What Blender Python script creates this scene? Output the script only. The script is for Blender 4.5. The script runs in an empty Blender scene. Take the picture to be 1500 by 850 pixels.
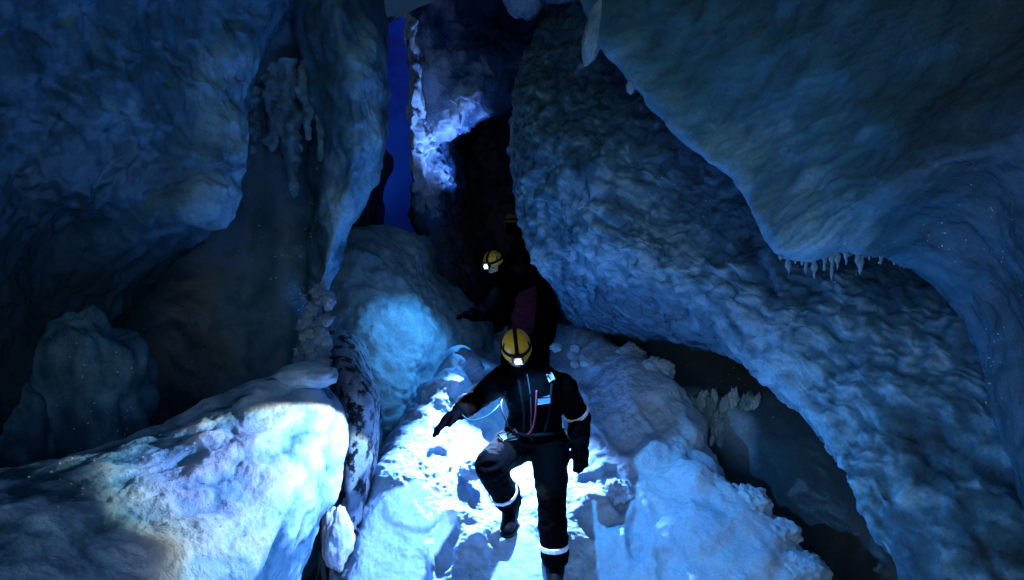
import bpy, bmesh, math, random
import numpy as np
from mathutils import Vector, Matrix

random.seed(7)
SC = bpy.context.scene
COL = SC.collection
R = math.radians

# ------------------------------------------------------------------ camera
F = 1020.0                      # focal length in photo pixels (photo 1500 x 850)
PITCH = R(4.0)
CAM = np.array([0.0, 0.0, 2.15])
FW = np.array([0.0, math.cos(PITCH), -math.sin(PITCH)])
UP = np.array([0.0, math.sin(PITCH), math.cos(PITCH)])
RT = np.array([1.0, 0.0, 0.0])
cam_d = bpy.data.cameras.new('camera')
cam = bpy.data.objects.new('camera', cam_d)
COL.objects.link(cam)
cam.location = CAM
cam.rotation_euler = (math.pi / 2 - PITCH, 0, 0)
cam_d.sensor_width = 36.0
cam_d.lens = F / 1500 * 36.0
cam_d.clip_start = 0.05
cam_d.clip_end = 500
SC.camera = cam

# ------------------------------------------------------------------ daylight fill, through an opening added behind the camera
SUN_EL, SUN_ROT = R(32), R(205)
w = bpy.data.worlds.new('World')
SC.world = w
w.use_nodes = True
nt = w.node_tree
sky = nt.nodes.new('ShaderNodeTexSky')
sky.sky_type = 'NISHITA'
sky.sun_disc = False
sky.sun_elevation = SUN_EL
sky.sun_rotation = SUN_ROT
sky.air_density = 1.0
sky.dust_density = 0.2
sky.ozone_density = 4.0
bg = nt.nodes['Background']
nt.links.new(sky.outputs[0], bg.inputs[0])
bg.inputs[1].default_value = 0.12

vs = SC.view_settings
vs.view_transform = 'Standard'
vs.look = 'None'
vs.exposure = 0.0
vs.gamma = 1.0
vs.use_curve_mapping = False
cy = SC.cycles
cy.max_bounces = 6
cy.diffuse_bounces = 4
cy.glossy_bounces = 3
cy.transmission_bounces = 4
cy.caustics_reflective = False
cy.caustics_refractive = False
cy.sample_clamp_indirect = 4.0
cy.use_denoising = True


# ------------------------------------------------------------------ helpers
def at(px, py, D):
    return CAM + D * FW + ((px - 750) / F * D) * RT + ((425 - py) / F * D) * UP


def V(p):
    return Vector((float(p[0]), float(p[1]), float(p[2])))


def _hash(ix, iy, iz, s):
    h = (ix * 374761393 + iy * 668265263 + iz * 2147483647 + s * 1274126177) & 0xffffffff
    h = ((h ^ (h >> 13)) * 1274126177) & 0xffffffff
    h = ((h ^ (h >> 15)) * 2246822519) & 0xffffffff
    return (h ^ (h >> 16)) & 0xffffffff


def perlin(P, s=0):
    P = np.asarray(P, float)
    i0 = np.floor(P).astype(np.int64)
    f = P - i0
    u = f * f * f * (f * (f * 6 - 15) + 10)
    out = 0
    for dx in (0, 1):
        wx = u[..., 0] if dx else 1 - u[..., 0]
        for dy in (0, 1):
            wy = u[..., 1] if dy else 1 - u[..., 1]
            for dz in (0, 1):
                wz = u[..., 2] if dz else 1 - u[..., 2]
                h = _hash(i0[..., 0] + dx, i0[..., 1] + dy, i0[..., 2] + dz, s)
                g1 = ((h & 1023) / 511.5 - 1)
                g2 = (((h >> 10) & 1023) / 511.5 - 1)
                g3 = (((h >> 20) & 1023) / 511.5 - 1)
                out = out + wx * wy * wz * (g1 * (f[..., 0] - dx) + g2 * (f[..., 1] - dy) + g3 * (f[..., 2] - dz))
    return out * 1.4


def fbm(P, sc=1.0, octs=4, s=0, gain=0.5):
    a, t, n = 1.0, 0, 0
    P = np.asarray(P) * sc
    for k in range(octs):
        t = t + a * perlin(P, s + k * 17)
        n += a
        a *= gain
        P = P * 2.03 + 3.7
    return t / n


def worley(P, sc=1.0, s=0, second=False):
    P = np.asarray(P) * sc
    i0 = np.floor(P).astype(np.int64)
    b1 = np.full(P.shape[:-1], 9.0)
    b2 = np.full(P.shape[:-1], 9.0)
    for dx in (-1, 0, 1):
        for dy in (-1, 0, 1):
            for dz in (-1, 0, 1):
                c = i0 + np.array([dx, dy, dz])
                h = _hash(c[..., 0], c[..., 1], c[..., 2], s)
                q = np.stack([(h & 1023) / 1023, ((h >> 10) & 1023) / 1023, ((h >> 20) & 1023) / 1023], -1) + c
                d = np.sqrt(((q - P) ** 2).sum(-1))
                b2 = np.minimum(b2, np.maximum(b1, d))
                b1 = np.minimum(b1, d)
    return (b1, b2) if second else b1


def smooth(a, b, x):
    t = np.clip((x - a) / (b - a), 0, 1)
    return t * t * (3 - 2 * t)


def cr_axis(A, n):
    """Catmull-Rom resample of A along axis 0 to n samples."""
    k = A.shape[0]
    t = np.linspace(0, k - 1, n)
    i = np.minimum(t.astype(int), k - 2)
    f = (t - i)[(...,) + (None,) * (A.ndim - 1)]
    p0, p1 = A[np.maximum(i - 1, 0)], A[i]
    p2, p3 = A[i + 1], A[np.minimum(i + 2, k - 1)]
    return 0.5 * (2 * p1 + (p2 - p0) * f + (2 * p0 - 5 * p1 + 4 * p2 - p3) * f ** 2 + (3 * p1 - p0 - 3 * p2 + p3) * f ** 3)


def link(name, me, mat=None, parent=None):
    o = bpy.data.objects.new(name, me)
    COL.objects.link(o)
    if mat is not None:
        me.materials.append(mat)
    if parent is not None:
        o.parent = parent
    return o


def tag(o, label=None, cat=None, group=None, kind=None):
    if label: o['label'] = label
    if cat: o['category'] = cat
    if group: o['group'] = group
    if kind: o['kind'] = kind
    return o


def grid_mesh(name, P, frost=None):
    nu, nv = P.shape[:2]
    idx = np.arange(nu * nv).reshape(nu, nv)
    q = np.stack([idx[:-1, :-1], idx[1:, :-1], idx[1:, 1:], idx[:-1, 1:]], -1).reshape(-1, 4)
    me = bpy.data.meshes.new(name)
    me.vertices.add(nu * nv)
    me.vertices.foreach_set('co', P.reshape(-1).astype(np.float32))
    me.loops.add(q.size)
    me.loops.foreach_set('vertex_index', q.reshape(-1).astype(np.int32))
    me.polygons.add(len(q))
    me.polygons.foreach_set('loop_start', np.arange(0, q.size, 4, dtype=np.int32))
    me.polygons.foreach_set('loop_total', np.full(len(q), 4, np.int32))
    me.polygons.foreach_set('use_smooth', np.ones(len(q), bool))
    me.update(calc_edges=True)
    if frost is not None:
        a = me.attributes.new('frost', 'FLOAT', 'POINT')
        a.data.foreach_set('value', frost.reshape(-1).astype(np.float32))
    return me


def normals(P):
    du = np.gradient(P, axis=0)
    dv = np.gradient(P, axis=1)
    n = np.cross(du, dv)
    return n / (np.linalg.norm(n, axis=-1, keepdims=True) + 1e-9)


def patch(name, rows, mat, nu, nv, disp=None, flip=False, frostfn=None):
    """rows: grid of (px, py, depth[, frost]); a smooth real-depth sheet through them, then relief along its normals."""
    A = np.array([[list(at(*c[:3])) + [c[3] if len(c) > 3 else 0.5] for c in r] for r in rows], float)
    A = cr_axis(A, nu)
    A = cr_axis(A.swapaxes(0, 1), nv).swapaxes(0, 1)
    P, fr = A[..., :3].copy(), A[..., 3].copy()
    N = normals(P)
    # the majority of the sheet faces the camera
    s = np.sign(np.median(((CAM - P) * N).sum(-1)))
    N = N * (s if s != 0 else 1)
    if disp:
        P, fr = disp(P, N, fr)
    if frostfn:
        fr = frostfn(P, fr)
    me = grid_mesh(name, P, fr)
    return link(name, me, mat)


# ------------------------------------------------------------------ materials
def nodes(name):
    m = bpy.data.materials.new(name)
    m.use_nodes = True
    t = m.node_tree
    return m, t, t.nodes['Principled BSDF'], t.nodes['Material Output']


def plain(name, col, rough=0.6, metal=0.0, spec=0.5, emit=None, estr=0.0, noise=0.0, nscale=30, bump=0.0):
    m, t, b, o = nodes(name)
    b.inputs['Base Color'].default_value = (*col, 1)
    b.inputs['Roughness'].default_value = rough
    b.inputs['Metallic'].default_value = metal
    b.inputs['Specular IOR Level'].default_value = spec
    if emit:
        b.inputs['Emission Color'].default_value = (*emit, 1)
        b.inputs['Emission Strength'].default_value = estr
    if noise or bump:
        tc = t.nodes.new('ShaderNodeTexCoord')
        n = t.nodes.new('ShaderNodeTexNoise')
        n.inputs['Scale'].default_value = nscale
        n.inputs['Detail'].default_value = 5
        t.links.new(tc.outputs['Object'], n.inputs['Vector'])
        if noise:
            mx = t.nodes.new('ShaderNodeMix'); mx.data_type = 'RGBA'
            mx.inputs[6].default_value = (*[c * (1 - noise) for c in col], 1)
            mx.inputs[7].default_value = (*[min(1, c * (1 + noise)) for c in col], 1)
            t.links.new(n.outputs['Fac'], mx.inputs[0])
            t.links.new(mx.outputs[2], b.inputs['Base Color'])
        if bump:
            bp = t.nodes.new('ShaderNodeBump')
            bp.inputs['Strength'].default_value = bump
            bp.inputs['Distance'].default_value = 0.01
            t.links.new(n.outputs['Fac'], bp.inputs['Height'])
            t.links.new(bp.outputs[0], b.inputs['Normal'])
    return m


def ice(name, clear, frost, rough=(0.22, 0.75), mid=None, nscale=3.0, contrast=0.9, bump=0.35, bscale=38, dirt=None, sss=0.0, grain=0.5, spec=0.4, stretch=(1, 1, 1), speck=0.22, cracks=0.0):
    """Clear dark ice where the frost attribute is low, rime or snow where it is high; on the overhang and flake it also carries light falloff."""
    m, t, b, o = nodes(name)
    L = t.links.new
    tc = t.nodes.new('ShaderNodeTexCoord')
    mp = t.nodes.new('ShaderNodeMapping')
    mp.inputs['Scale'].default_value = stretch
    L(tc.outputs['Object'], mp.inputs['Vector'])
    at_ = t.nodes.new('ShaderNodeAttribute'); at_.attribute_name = 'frost'
    n1 = t.nodes.new('ShaderNodeTexNoise')
    n1.inputs['Scale'].default_value = nscale; n1.inputs['Detail'].default_value = 8; n1.inputs['Roughness'].default_value = 0.62
    L(mp.outputs[0], n1.inputs['Vector'])
    sub = t.nodes.new('ShaderNodeMath'); sub.operation = 'SUBTRACT'; sub.inputs[1].default_value = 0.5
    L(n1.outputs['Fac'], sub.inputs[0])
    mad = t.nodes.new('ShaderNodeMath'); mad.operation = 'MULTIPLY_ADD'; mad.inputs[1].default_value = contrast
    L(sub.outputs[0], mad.inputs[0]); L(at_.outputs['Fac'], mad.inputs[2])
    ramp = t.nodes.new('ShaderNodeValToRGB')
    e = ramp.color_ramp.elements
    e[0].position = 0.15; e[0].color = (*clear, 1)
    e[1].position = 0.85; e[1].color = (*frost, 1)
    if mid:
        k = e.new(0.5); k.color = (*mid, 1)
    L(mad.outputs[0], ramp.inputs['Fac'])
    colr = ramp.outputs['Color']
    if dirt:
        n2 = t.nodes.new('ShaderNodeTexNoise')
        n2.inputs['Scale'].default_value = dirt[1]; n2.inputs['Detail'].default_value = 6; n2.inputs['Roughness'].default_value = 0.6
        L(mp.outputs[0], n2.inputs['Vector'])
        r2 = t.nodes.new('ShaderNodeValToRGB')
        r2.color_ramp.elements[0].position = dirt[2]; r2.color_ramp.elements[0].color = (0, 0, 0, 1)
        r2.color_ramp.elements[1].position = dirt[2] + dirt[3]; r2.color_ramp.elements[1].color = (1, 1, 1, 1)
        L(n2.outputs['Fac'], r2.inputs['Fac'])
        mx = t.nodes.new('ShaderNodeMix'); mx.data_type = 'RGBA'
        mx.inputs[7].default_value = (*dirt[0], 1)
        L(r2.outputs['Color'], mx.inputs[0]); L(colr, mx.inputs[6])
        colr = mx.outputs[2]
    ns = t.nodes.new('ShaderNodeTexNoise')
    ns.inputs['Scale'].default_value = 55; ns.inputs['Detail'].default_value = 4; ns.inputs['Roughness'].default_value = 0.7
    L(tc.outputs['Object'], ns.inputs['Vector'])
    ms = t.nodes.new('ShaderNodeMapRange')
    ms.inputs['From Min'].default_value = 0.3; ms.inputs['From Max'].default_value = 0.7
    ms.inputs['To Min'].default_value = 1 - speck; ms.inputs['To Max'].default_value = 1 + speck
    L(ns.outputs['Fac'], ms.inputs['Value'])
    vm = t.nodes.new('ShaderNodeVectorMath'); vm.operation = 'SCALE'
    L(colr, vm.inputs[0]); L(ms.outputs[0], vm.inputs['Scale'])
    colr = vm.outputs[0]
    if cracks:      # healed fractures, paler than the ice
        nw = t.nodes.new('ShaderNodeTexNoise'); nw.inputs['Scale'].default_value = 2.5; nw.inputs['Detail'].default_value = 4
        L(tc.outputs['Object'], nw.inputs['Vector'])
        va = t.nodes.new('ShaderNodeVectorMath'); va.operation = 'MULTIPLY_ADD'; va.inputs[1].default_value = (.5, .5, .5)
        L(nw.outputs['Color'], va.inputs[0]); L(mp.outputs[0], va.inputs[2])
        vo = t.nodes.new('ShaderNodeTexVoronoi'); vo.feature = 'DISTANCE_TO_EDGE'; vo.inputs['Scale'].default_value = 1.7
        L(va.outputs[0], vo.inputs['Vector'])
        mc = t.nodes.new('ShaderNodeMapRange')
        mc.inputs['From Min'].default_value = 0.0; mc.inputs['From Max'].default_value = 0.012
        mc.inputs['To Min'].default_value = cracks; mc.inputs['To Max'].default_value = 0.0
        L(vo.outputs['Distance'], mc.inputs['Value'])
        mm = t.nodes.new('ShaderNodeMath'); mm.operation = 'MULTIPLY'
        L(mc.outputs[0], mm.inputs[0]); L(n1.outputs['Fac'], mm.inputs[1])
        mk = t.nodes.new('ShaderNodeMix'); mk.data_type = 'RGBA'
        mk.inputs[7].default_value = (*frost, 1)
        L(mm.outputs[0], mk.inputs[0]); L(colr, mk.inputs[6])
        colr = mk.outputs[2]
    L(colr, b.inputs['Base Color'])
    rr = t.nodes.new('ShaderNodeMapRange')
    rr.inputs['From Min'].default_value = 0.2; rr.inputs['From Max'].default_value = 0.8
    rr.inputs['To Min'].default_value = rough[0]; rr.inputs['To Max'].default_value = rough[1]
    L(mad.outputs[0], rr.inputs['Value']); L(rr.outputs[0], b.inputs['Roughness'])
    b.inputs['Specular IOR Level'].default_value = spec
    b.inputs['IOR'].default_value = 1.31
    if sss:
        b.inputs['Subsurface Weight'].default_value = sss
        b.inputs['Subsurface Radius'].default_value = (0.25, 0.6, 1.0)
        b.inputs['Subsurface Scale'].default_value = 0.05
    n3 = t.nodes.new('ShaderNodeTexNoise')
    n3.inputs['Scale'].default_value = bscale; n3.inputs['Detail'].default_value = 6; n3.inputs['Roughness'].default_value = 0.65
    L(tc.outputs['Object'], n3.inputs['Vector'])
    n4 = t.nodes.new('ShaderNodeTexNoise')
    n4.inputs['Scale'].default_value = bscale * 7; n4.inputs['Detail'].default_value = 3
    L(tc.outputs['Object'], n4.inputs['Vector'])
    ad = t.nodes.new('ShaderNodeMath'); ad.operation = 'MULTIPLY_ADD'; ad.inputs[1].default_value = grain
    L(n4.outputs['Fac'], ad.inputs[0]); L(n3.outputs['Fac'], ad.inputs[2])
    bp = t.nodes.new('ShaderNodeBump')
    bp.inputs['Strength'].default_value = bump
    bp.inputs['Distance'].default_value = 0.02
    L(ad.outputs[0], bp.inputs['Height']); L(bp.outputs[0], b.inputs['Normal'])
    return m


CLEAR = (0.026, 0.066, 0.090)
FROST = (0.20, 0.43, 0.58)
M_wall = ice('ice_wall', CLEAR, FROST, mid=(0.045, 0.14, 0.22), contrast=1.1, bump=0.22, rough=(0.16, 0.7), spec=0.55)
M_scal = ice('scalloped_rime', (0.018, 0.052, 0.080), (0.25, 0.50, 0.64), mid=(0.050, 0.155, 0.22), nscale=9, contrast=0.7, bump=0.45, rough=(0.2, 0.75), spec=0.5)
M_dark = ice('dark_ice', (0.045, 0.068, 0.078), (0.30, 0.50, 0.66), mid=(0.04, 0.10, 0.14), contrast=0.6, rough=(0.25, 0.6), nscale=2.2, bump=0.2, bscale=16)
M_over = ice('overhang_ice', (0.040, 0.085, 0.105), (0.23, 0.52, 0.68), mid=(0.060, 0.22, 0.32), contrast=0.6, rough=(0.2, 0.55), spec=0.6, nscale=3.0, bump=0.3, bscale=26, cracks=0.14)
M_snow = ice('snow', (0.29, 0.55, 0.82), (0.60, 0.81, 0.94), rough=(0.55, 0.85), contrast=0.8, nscale=6, bump=0.85, bscale=40, sss=0.2, spec=0.2, speck=0.12)
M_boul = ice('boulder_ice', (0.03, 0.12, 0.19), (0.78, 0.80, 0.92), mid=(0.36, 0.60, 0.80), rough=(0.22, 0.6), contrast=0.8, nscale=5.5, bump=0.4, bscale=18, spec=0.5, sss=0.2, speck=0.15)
M_butt = ice('buttress_rime', (0.06, 0.20, 0.27), (0.44, 0.70, 0.78), rough=(0.4, 0.8), contrast=0.8, nscale=4, bump=0.4)
M_dirty = ice('dirty_ice', (0.10, 0.16, 0.22), (0.45, 0.55, 0.66), rough=(0.3, 0.7), contrast=0.8, nscale=6, dirt=((0.006, 0.007, 0.009), 9.0, 0.5, 0.06), bump=0.6)
M_blue = ice('backlit_blue_ice', (0.0, 0.010, 0.20), (0.0, 0.07, 0.60), rough=(0.3, 0.5), contrast=0.6, bump=0.1)  # glow of light through the ice put into the base colour
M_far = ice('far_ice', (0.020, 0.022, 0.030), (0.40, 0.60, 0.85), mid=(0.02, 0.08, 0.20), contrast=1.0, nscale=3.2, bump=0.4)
M_lump = ice('rime_lump', (0.10, 0.22, 0.34), (0.45, 0.58, 0.70), contrast=0.8, nscale=9, rough=(0.3, 0.7), bump=0.5)

M_suit = plain('coverall_cloth', (0.0008, 0.0009, 0.0014), 0.85, spec=0.03, noise=0.5, nscale=60, bump=0.5)
M_suit2 = plain('red_black_cloth', (0.0006, 0.0005, 0.0006), 0.9, spec=0.0, noise=0.4, nscale=60, bump=0.4)
M_vest = plain('dark_red_cloth', (0.030, 0.004, 0.008), 0.9, spec=0.1, noise=0.3, nscale=40, bump=0.4)
M_glove = plain('glove_leather', (0.0012, 0.0012, 0.0018), 0.85, spec=0.0, noise=0.5, nscale=50, bump=0.5)
M_boot = plain('boot_rubber', (0.003, 0.003, 0.004), 0.7, spec=0.08, noise=0.4, nscale=45, bump=0.3)
M_skin = plain('skin', (0.30, 0.18, 0.13), 0.6, spec=0.3)
M_eye = plain('eye', (0.05, 0.04, 0.04), 0.2)
M_yel = plain('yellow_shell', (0.78, 0.42, 0.02), 0.35, spec=0.5, noise=0.12, nscale=25)
M_yel2 = plain('dull_yellow_shell', (0.50, 0.28, 0.02), 0.5, spec=0.4, noise=0.15, nscale=25)
M_yel3 = plain('shaded_yellow_shell', (0.16, 0.09, 0.01), 0.6, spec=0.2, noise=0.2, nscale=25)  # shell colour darkened to stand for the dark of the passage
M_band = plain('black_webbing', (0.004, 0.004, 0.005), 0.8, spec=0.1, noise=0.3, nscale=80, bump=0.3)
M_refl = plain('reflective_tape', (0.85, 0.90, 0.95), 0.35, metal=0.0, spec=0.6)
M_lamp = plain('lamp_housing', (0.03, 0.03, 0.035), 0.4)
M_lens = plain('lit_lens', (0.9, 0.95, 1.0), 0.2, emit=(0.88, 0.94, 1.0), estr=14.0)
M_teal = plain('teal_cord', (0.008, 0.07, 0.075), 0.6)
M_redc = plain('red_cord', (0.22, 0.015, 0.03), 0.6)
M_blkc = plain('black_cable', (0.012, 0.012, 0.014), 0.5)
M_pouch = plain('grey_green_pouch', (0.06, 0.085, 0.08), 0.6, noise=0.3, nscale=30, bump=0.3)
M_patch = plain('pale_blue_patch', (0.08, 0.15, 0.24), 0.6)


# ------------------------------------------------------------------ relief functions
def rel_smooth(amp=0.05, sc=1.2, s=0, octs=5, fr_amp=0.0, fr_sc=2.0):
    def f(P, N, fr):
        d = amp * fbm(P, sc, octs, s)
        if fr_amp:
            fr = fr + fr_amp * fbm(P, fr_sc, 4, s + 50)
        return P + N * d[..., None], fr
    return f


def rel_scallop(amp=0.05, sc=5.5, s=3, big=0.10, stretch=(1, 1, 1), fr_gain=0.5, rag=0.0, tilt=0.0):
    st = np.array(stretch)

    def f(P, N, fr):
        Q = P * st
        Q[..., 2] += tilt * P[..., 0]
        Q = Q + 0.10 * np.stack([fbm(P, 3.5, 3, s + 5), fbm(P, 3.5, 3, s + 6), fbm(P, 3.5, 3, s + 7)], -1)
        w1 = worley(Q, sc, s)
        w2 = worley(Q, sc * 2.1, s + 1)
        w3 = worley(Q, sc * 0.5, s + 2)
        k1 = smooth(-0.2, 0.25, fbm(P, 1.7, 3, s + 33))
        b = k1 * (0.55 - w1) + 0.55 * (1.25 - k1) * (0.5 - w2) + 0.45 * (0.5 - w3)
        m = smooth(-0.25, 0.35, 1.8 * fbm(P, 1.3, 4, s + 30) + (fr - 0.55))
        d = big * fbm(P, 1.0, 4, s + 20) + amp * b * (0.15 + 0.85 * m) + 0.012 * fbm(P, 14, 3, s + 40)
        fr = fr + fr_gain * b
        if rag:
            r1, r2 = fbm(P, 3.2, 3, s + 60), fbm(P, 3.2, 3, s + 61)
            q1, q2 = fbm(P, 12, 3, s + 62), fbm(P, 12, 3, s + 63)
            P = P + rag * np.stack([r1 + .35 * q1, 0 * r1, r2 + .35 * q2], -1)
        return P + N * d[..., None], fr
    return f


def rel_snow(P, N, fr):
    b1, b2 = worley(P + 0.08 * np.stack([fbm(P, 4, 3, 1), fbm(P, 4, 3, 2), fbm(P, 4, 3, 3)], -1), 2.6, 8, True)
    lump = smooth(0.0, 0.5, b2 - b1)
    c1 = worley(P, 7.0, 12)
    pr = worley(P * np.array([1.0, 0.65, 0.4]), 3.0, 29)
    pit = -0.02 * smooth(0.34, 0.12, pr) * smooth(-0.1, 0.2, fbm(P, 1.1, 2, 13))
    d = pit + 0.10 * fbm(P, 1.3, 4, 60) + 0.10 * (lump - 0.4) * smooth(-0.15, 0.35, fbm(P, 1.0, 3, 77)) \
        + 0.035 * (0.5 - c1) * smooth(-0.1, 0.3, fbm(P, 2.2, 3, 91)) + 0.045 * fbm(P, 7, 5, 33, 0.6) + 0.008 * fbm(P, 40, 2, 35)
    for (px, py, D, ang) in ((700, 700, 5.05, .2), (655, 790, 4.55, -.1), (900, 720, 4.75, .3), (868, 650, 5.25, .1), (935, 800, 4.45, -.2),
                             (700, 835, 4.35, .1), (985, 850, 4.2, .25), (870, 850, 4.25, 0), (615, 845, 4.35, .2), (640, 690, 5.2, -.3), (960, 640, 5.2, .4), (840, 600, 5.7, .1), (720, 620, 5.9, 0)):
        c_ = at(px, py, D)
        dx, dy = P[..., 0] - c_[0], P[..., 1] - c_[1]
        lx, ly = dx * math.cos(ang) + dy * math.sin(ang), dy * math.cos(ang) - dx * math.sin(ang)
        e_ = np.sqrt((lx / 0.075) ** 2 + (ly / 0.17) ** 2) + 0.25 * fbm(P, 9, 2, 71)
        d = d - 0.030 * smooth(1.05, 0.80, e_) + 0.010 * np.exp(-((e_ - 1.25) / 0.22) ** 2)
    fr = fr + 0.4 * fbm(P, 3, 4, 44)
    return P + N * d[..., None], fr


def rel_boulder(P, N, fr):
    Q = P * np.array([1.0, 0.55, 1.3])
    Q = Q + 0.12 * np.stack([fbm(P, 3, 3, 1), fbm(P, 3, 3, 2), fbm(P, 3, 3, 3)], -1)
    w1 = worley(Q, 5.0, 21)
    rd = 1 - np.abs(fbm(Q, 4.5, 4, 15)) * 2.2
    d = 0.06 * fbm(P, 1.4, 3, 5) + 0.045 * (0.5 - w1) + 0.014 * (rd - 0.6) + 0.007 * fbm(P, 12, 4, 9) + 0.004 * fbm(P, 45, 2, 19)
    fr = fr + 0.7 * (0.45 - w1) + 0.35 * (rd - 0.65)
    return P + N * d[..., None], fr


# ------------------------------------------------------------------ the cave
def struct(o):
    o['kind'] = 'structure'
    return o


# outer body of the glacier round the passage, left open behind the camera and above the far crack to let sky light in
def outer():
    ny, na = 60, 48
    ys = np.linspace(-1.2, 13.0, ny)
    P = np.zeros((ny, na, 3))
    for i, y in enumerate(ys):
        r = 4.6 * (1 - 0.5 * max(0, (y - 3) / 10))
        for j in range(na):
            a = 2 * math.pi * j / (na - 1)
            P[i, j] = (r * 0.95 * math.cos(a) + 0.15, y, 2.0 + r * math.sin(a))
    P += 0.25 * np.stack([fbm(P, 0.6, 3, 5), 0 * P[..., 0], fbm(P, 0.6, 3, 7)], -1)
    me = grid_mesh('glacier_body', P, np.full(P.shape[:2], 0.1))
    bm = bmesh.new(); bm.from_mesh(me)
    # unseen slot, added so daylight reaches the far crack
    kill = [f for f in bm.faces if f.calc_center_median().y > 8.7 and f.calc_center_median().z > 2.9 and f.calc_center_median().x < 0.8]
    bmesh.ops.delete(bm, geom=kill, context='FACES')
    bm.to_mesh(me); bm.free()
    struct(link('glacier_body', me, M_dark))


outer()

# snow ramp that the people walk down
snow_rows = [
    [(610, 470, 10.2), (650, 472, 9.9), (700, 470, 9.8), (745, 470, 9.7), (790, 465, 9.7), (835, 460, 9.6), (880, 480, 9.9)],
    [(610, 560, 8.8), (668, 512, 8.3), (705, 520, 8.3), (755, 530, 8.3), (800, 500, 8.1), (850, 478, 7.9), (905, 540, 8.4)],
    [(560, 650, 7.0), (662, 528, 6.35), (702, 562, 6.6), (765, 588, 6.95), (830, 545, 6.8), (905, 508, 6.5), (975, 600, 7.0)],
    [(520, 740, 6.3), (612, 600, 5.7), (690, 640, 5.75), (770, 650, 5.8), (870, 595, 5.7), (985, 562, 5.5), (1050, 700, 6.0)],
    [(470, 830, 5.6), (560, 678, 5.1), (660, 712, 5.0), (760, 725, 5.0), (900, 670, 4.95), (1032, 680, 4.9), (1090, 830, 5.4)],
    [(460, 900, 5.0), (525, 760, 4.65), (640, 780, 4.6), (752, 772, 4.56), (930, 770, 4.5), (1110, 735, 4.45), (1190, 900, 4.9)],
    [(440, 1000, 4.7), (505, 860, 4.3), (620, 890, 4.25), (805, 872, 4.2), (960, 880, 4.1), (1215, 860, 4.0), (1300, 1000, 4.5)],
    [(380, 1150, 4.2), (450, 1050, 3.7), (620, 1060, 3.6), (800, 1060, 3.55), (980, 1060, 3.5), (1270, 1010, 3.5), (1400, 1200, 3.9)],
    [(100, 1750, 2.6), (250, 1600, 2.4), (560, 1560, 2.3), (800, 1560, 2.3), (1000, 1560, 2.3), (1400, 1550, 2.3), (1700, 1800, 2.6)],
]
struct(patch('snow_slope', snow_rows, M_snow, 420, 360, rel_snow))

# floor of the cave below everything, reaching back out to the opening behind the camera
fl = np.zeros((60, 60, 3))
for i in range(60):
    for j in range(60):
        x, y = -5 + 10 * i / 59, -6 + 19 * j / 59
        fl[i, j] = (x, y, -0.55 + 0.02 * y)
fl[..., 2] += 0.25 * fbm(fl, 0.9, 4, 4)
struct(link('cave_floor', grid_mesh('cave_floor', fl, np.full((60, 60), 0.25)), M_dark))


def wall(name, rows, mat, nu, nv, disp):
    return struct(patch(name, rows, mat, nu, nv, disp))


# left wall: smooth dark recess
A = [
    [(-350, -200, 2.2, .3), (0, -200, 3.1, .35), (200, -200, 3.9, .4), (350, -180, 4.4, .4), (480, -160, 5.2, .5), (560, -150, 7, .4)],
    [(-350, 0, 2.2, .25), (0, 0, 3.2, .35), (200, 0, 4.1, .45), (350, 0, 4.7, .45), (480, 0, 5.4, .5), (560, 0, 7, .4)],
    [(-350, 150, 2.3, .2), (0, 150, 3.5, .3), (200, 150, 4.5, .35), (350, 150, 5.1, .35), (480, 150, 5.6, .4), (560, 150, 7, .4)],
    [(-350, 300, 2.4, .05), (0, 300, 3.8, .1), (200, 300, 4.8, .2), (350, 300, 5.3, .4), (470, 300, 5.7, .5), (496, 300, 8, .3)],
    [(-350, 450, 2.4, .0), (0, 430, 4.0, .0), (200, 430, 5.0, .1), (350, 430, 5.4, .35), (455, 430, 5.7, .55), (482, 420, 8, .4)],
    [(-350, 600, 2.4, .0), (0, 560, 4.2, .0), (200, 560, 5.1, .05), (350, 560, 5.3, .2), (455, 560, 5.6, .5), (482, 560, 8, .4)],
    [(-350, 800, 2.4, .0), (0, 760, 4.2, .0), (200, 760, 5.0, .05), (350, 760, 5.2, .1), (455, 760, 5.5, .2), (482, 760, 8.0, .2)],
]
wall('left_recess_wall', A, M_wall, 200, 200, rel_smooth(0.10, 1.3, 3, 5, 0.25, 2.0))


# left wall: thick frosted flake hanging in front of the recess
A2 = [  # frost drops to none at lower left, painting the fade to dark
    [(-380, -250, 2.5, .2), (0, -250, 3.3, .4), (150, -250, 3.7, .4), (300, -250, 4.2, .4), (430, -250, 4.8, .5), (470, -250, 5.2, .4)],
    [(-380, -80, 2.0, .2), (0, -80, 2.9, .4), (150, -80, 3.4, .45), (300, -80, 3.9, .45), (430, -80, 4.5, .5), (460, -80, 5.1, .4)],
    [(-380, 60, 2.0, .15), (0, 50, 2.95, .4), (150, 40, 3.45, .5), (280, 40, 3.95, .5), (385, 60, 4.4, .5), (400, 60, 5.1, .4)],
    [(-380, 220, 2.05, .1), (0, 190, 3.05, .25), (140, 165, 3.5, .45), (270, 160, 3.95, .55), (352, 150, 4.35, .6), (357, 150, 5.1, .4)],
    [(-380, 400, 2.1, .0), (0, 340, 3.25, .05), (120, 290, 3.7, .25), (262, 260, 4.02, .5), (340, 250, 4.32, .65), (334, 250, 5.1, .4)],
    [(-380, 560, 2.2, .0), (0, 500, 3.6, .0), (105, 430, 4.15, .05), (235, 328, 4.08, .5), (330, 325, 4.32, .65), (318, 315, 5.1, .4)],
    [(-380, 760, 2.4, .0), (0, 720, 4.0, .0), (95, 640, 4.7, .0), (220, 420, 5.0, .1), (300, 345, 5.15, .3), (300, 330, 5.3, .3)],
]
wall('left_flake_wall', A2, M_wall, 240, 260, rel_scallop(0.020, 3.5, 31, 0.14, (1, 1, 0.35), 0.45, 0.09))

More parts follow.
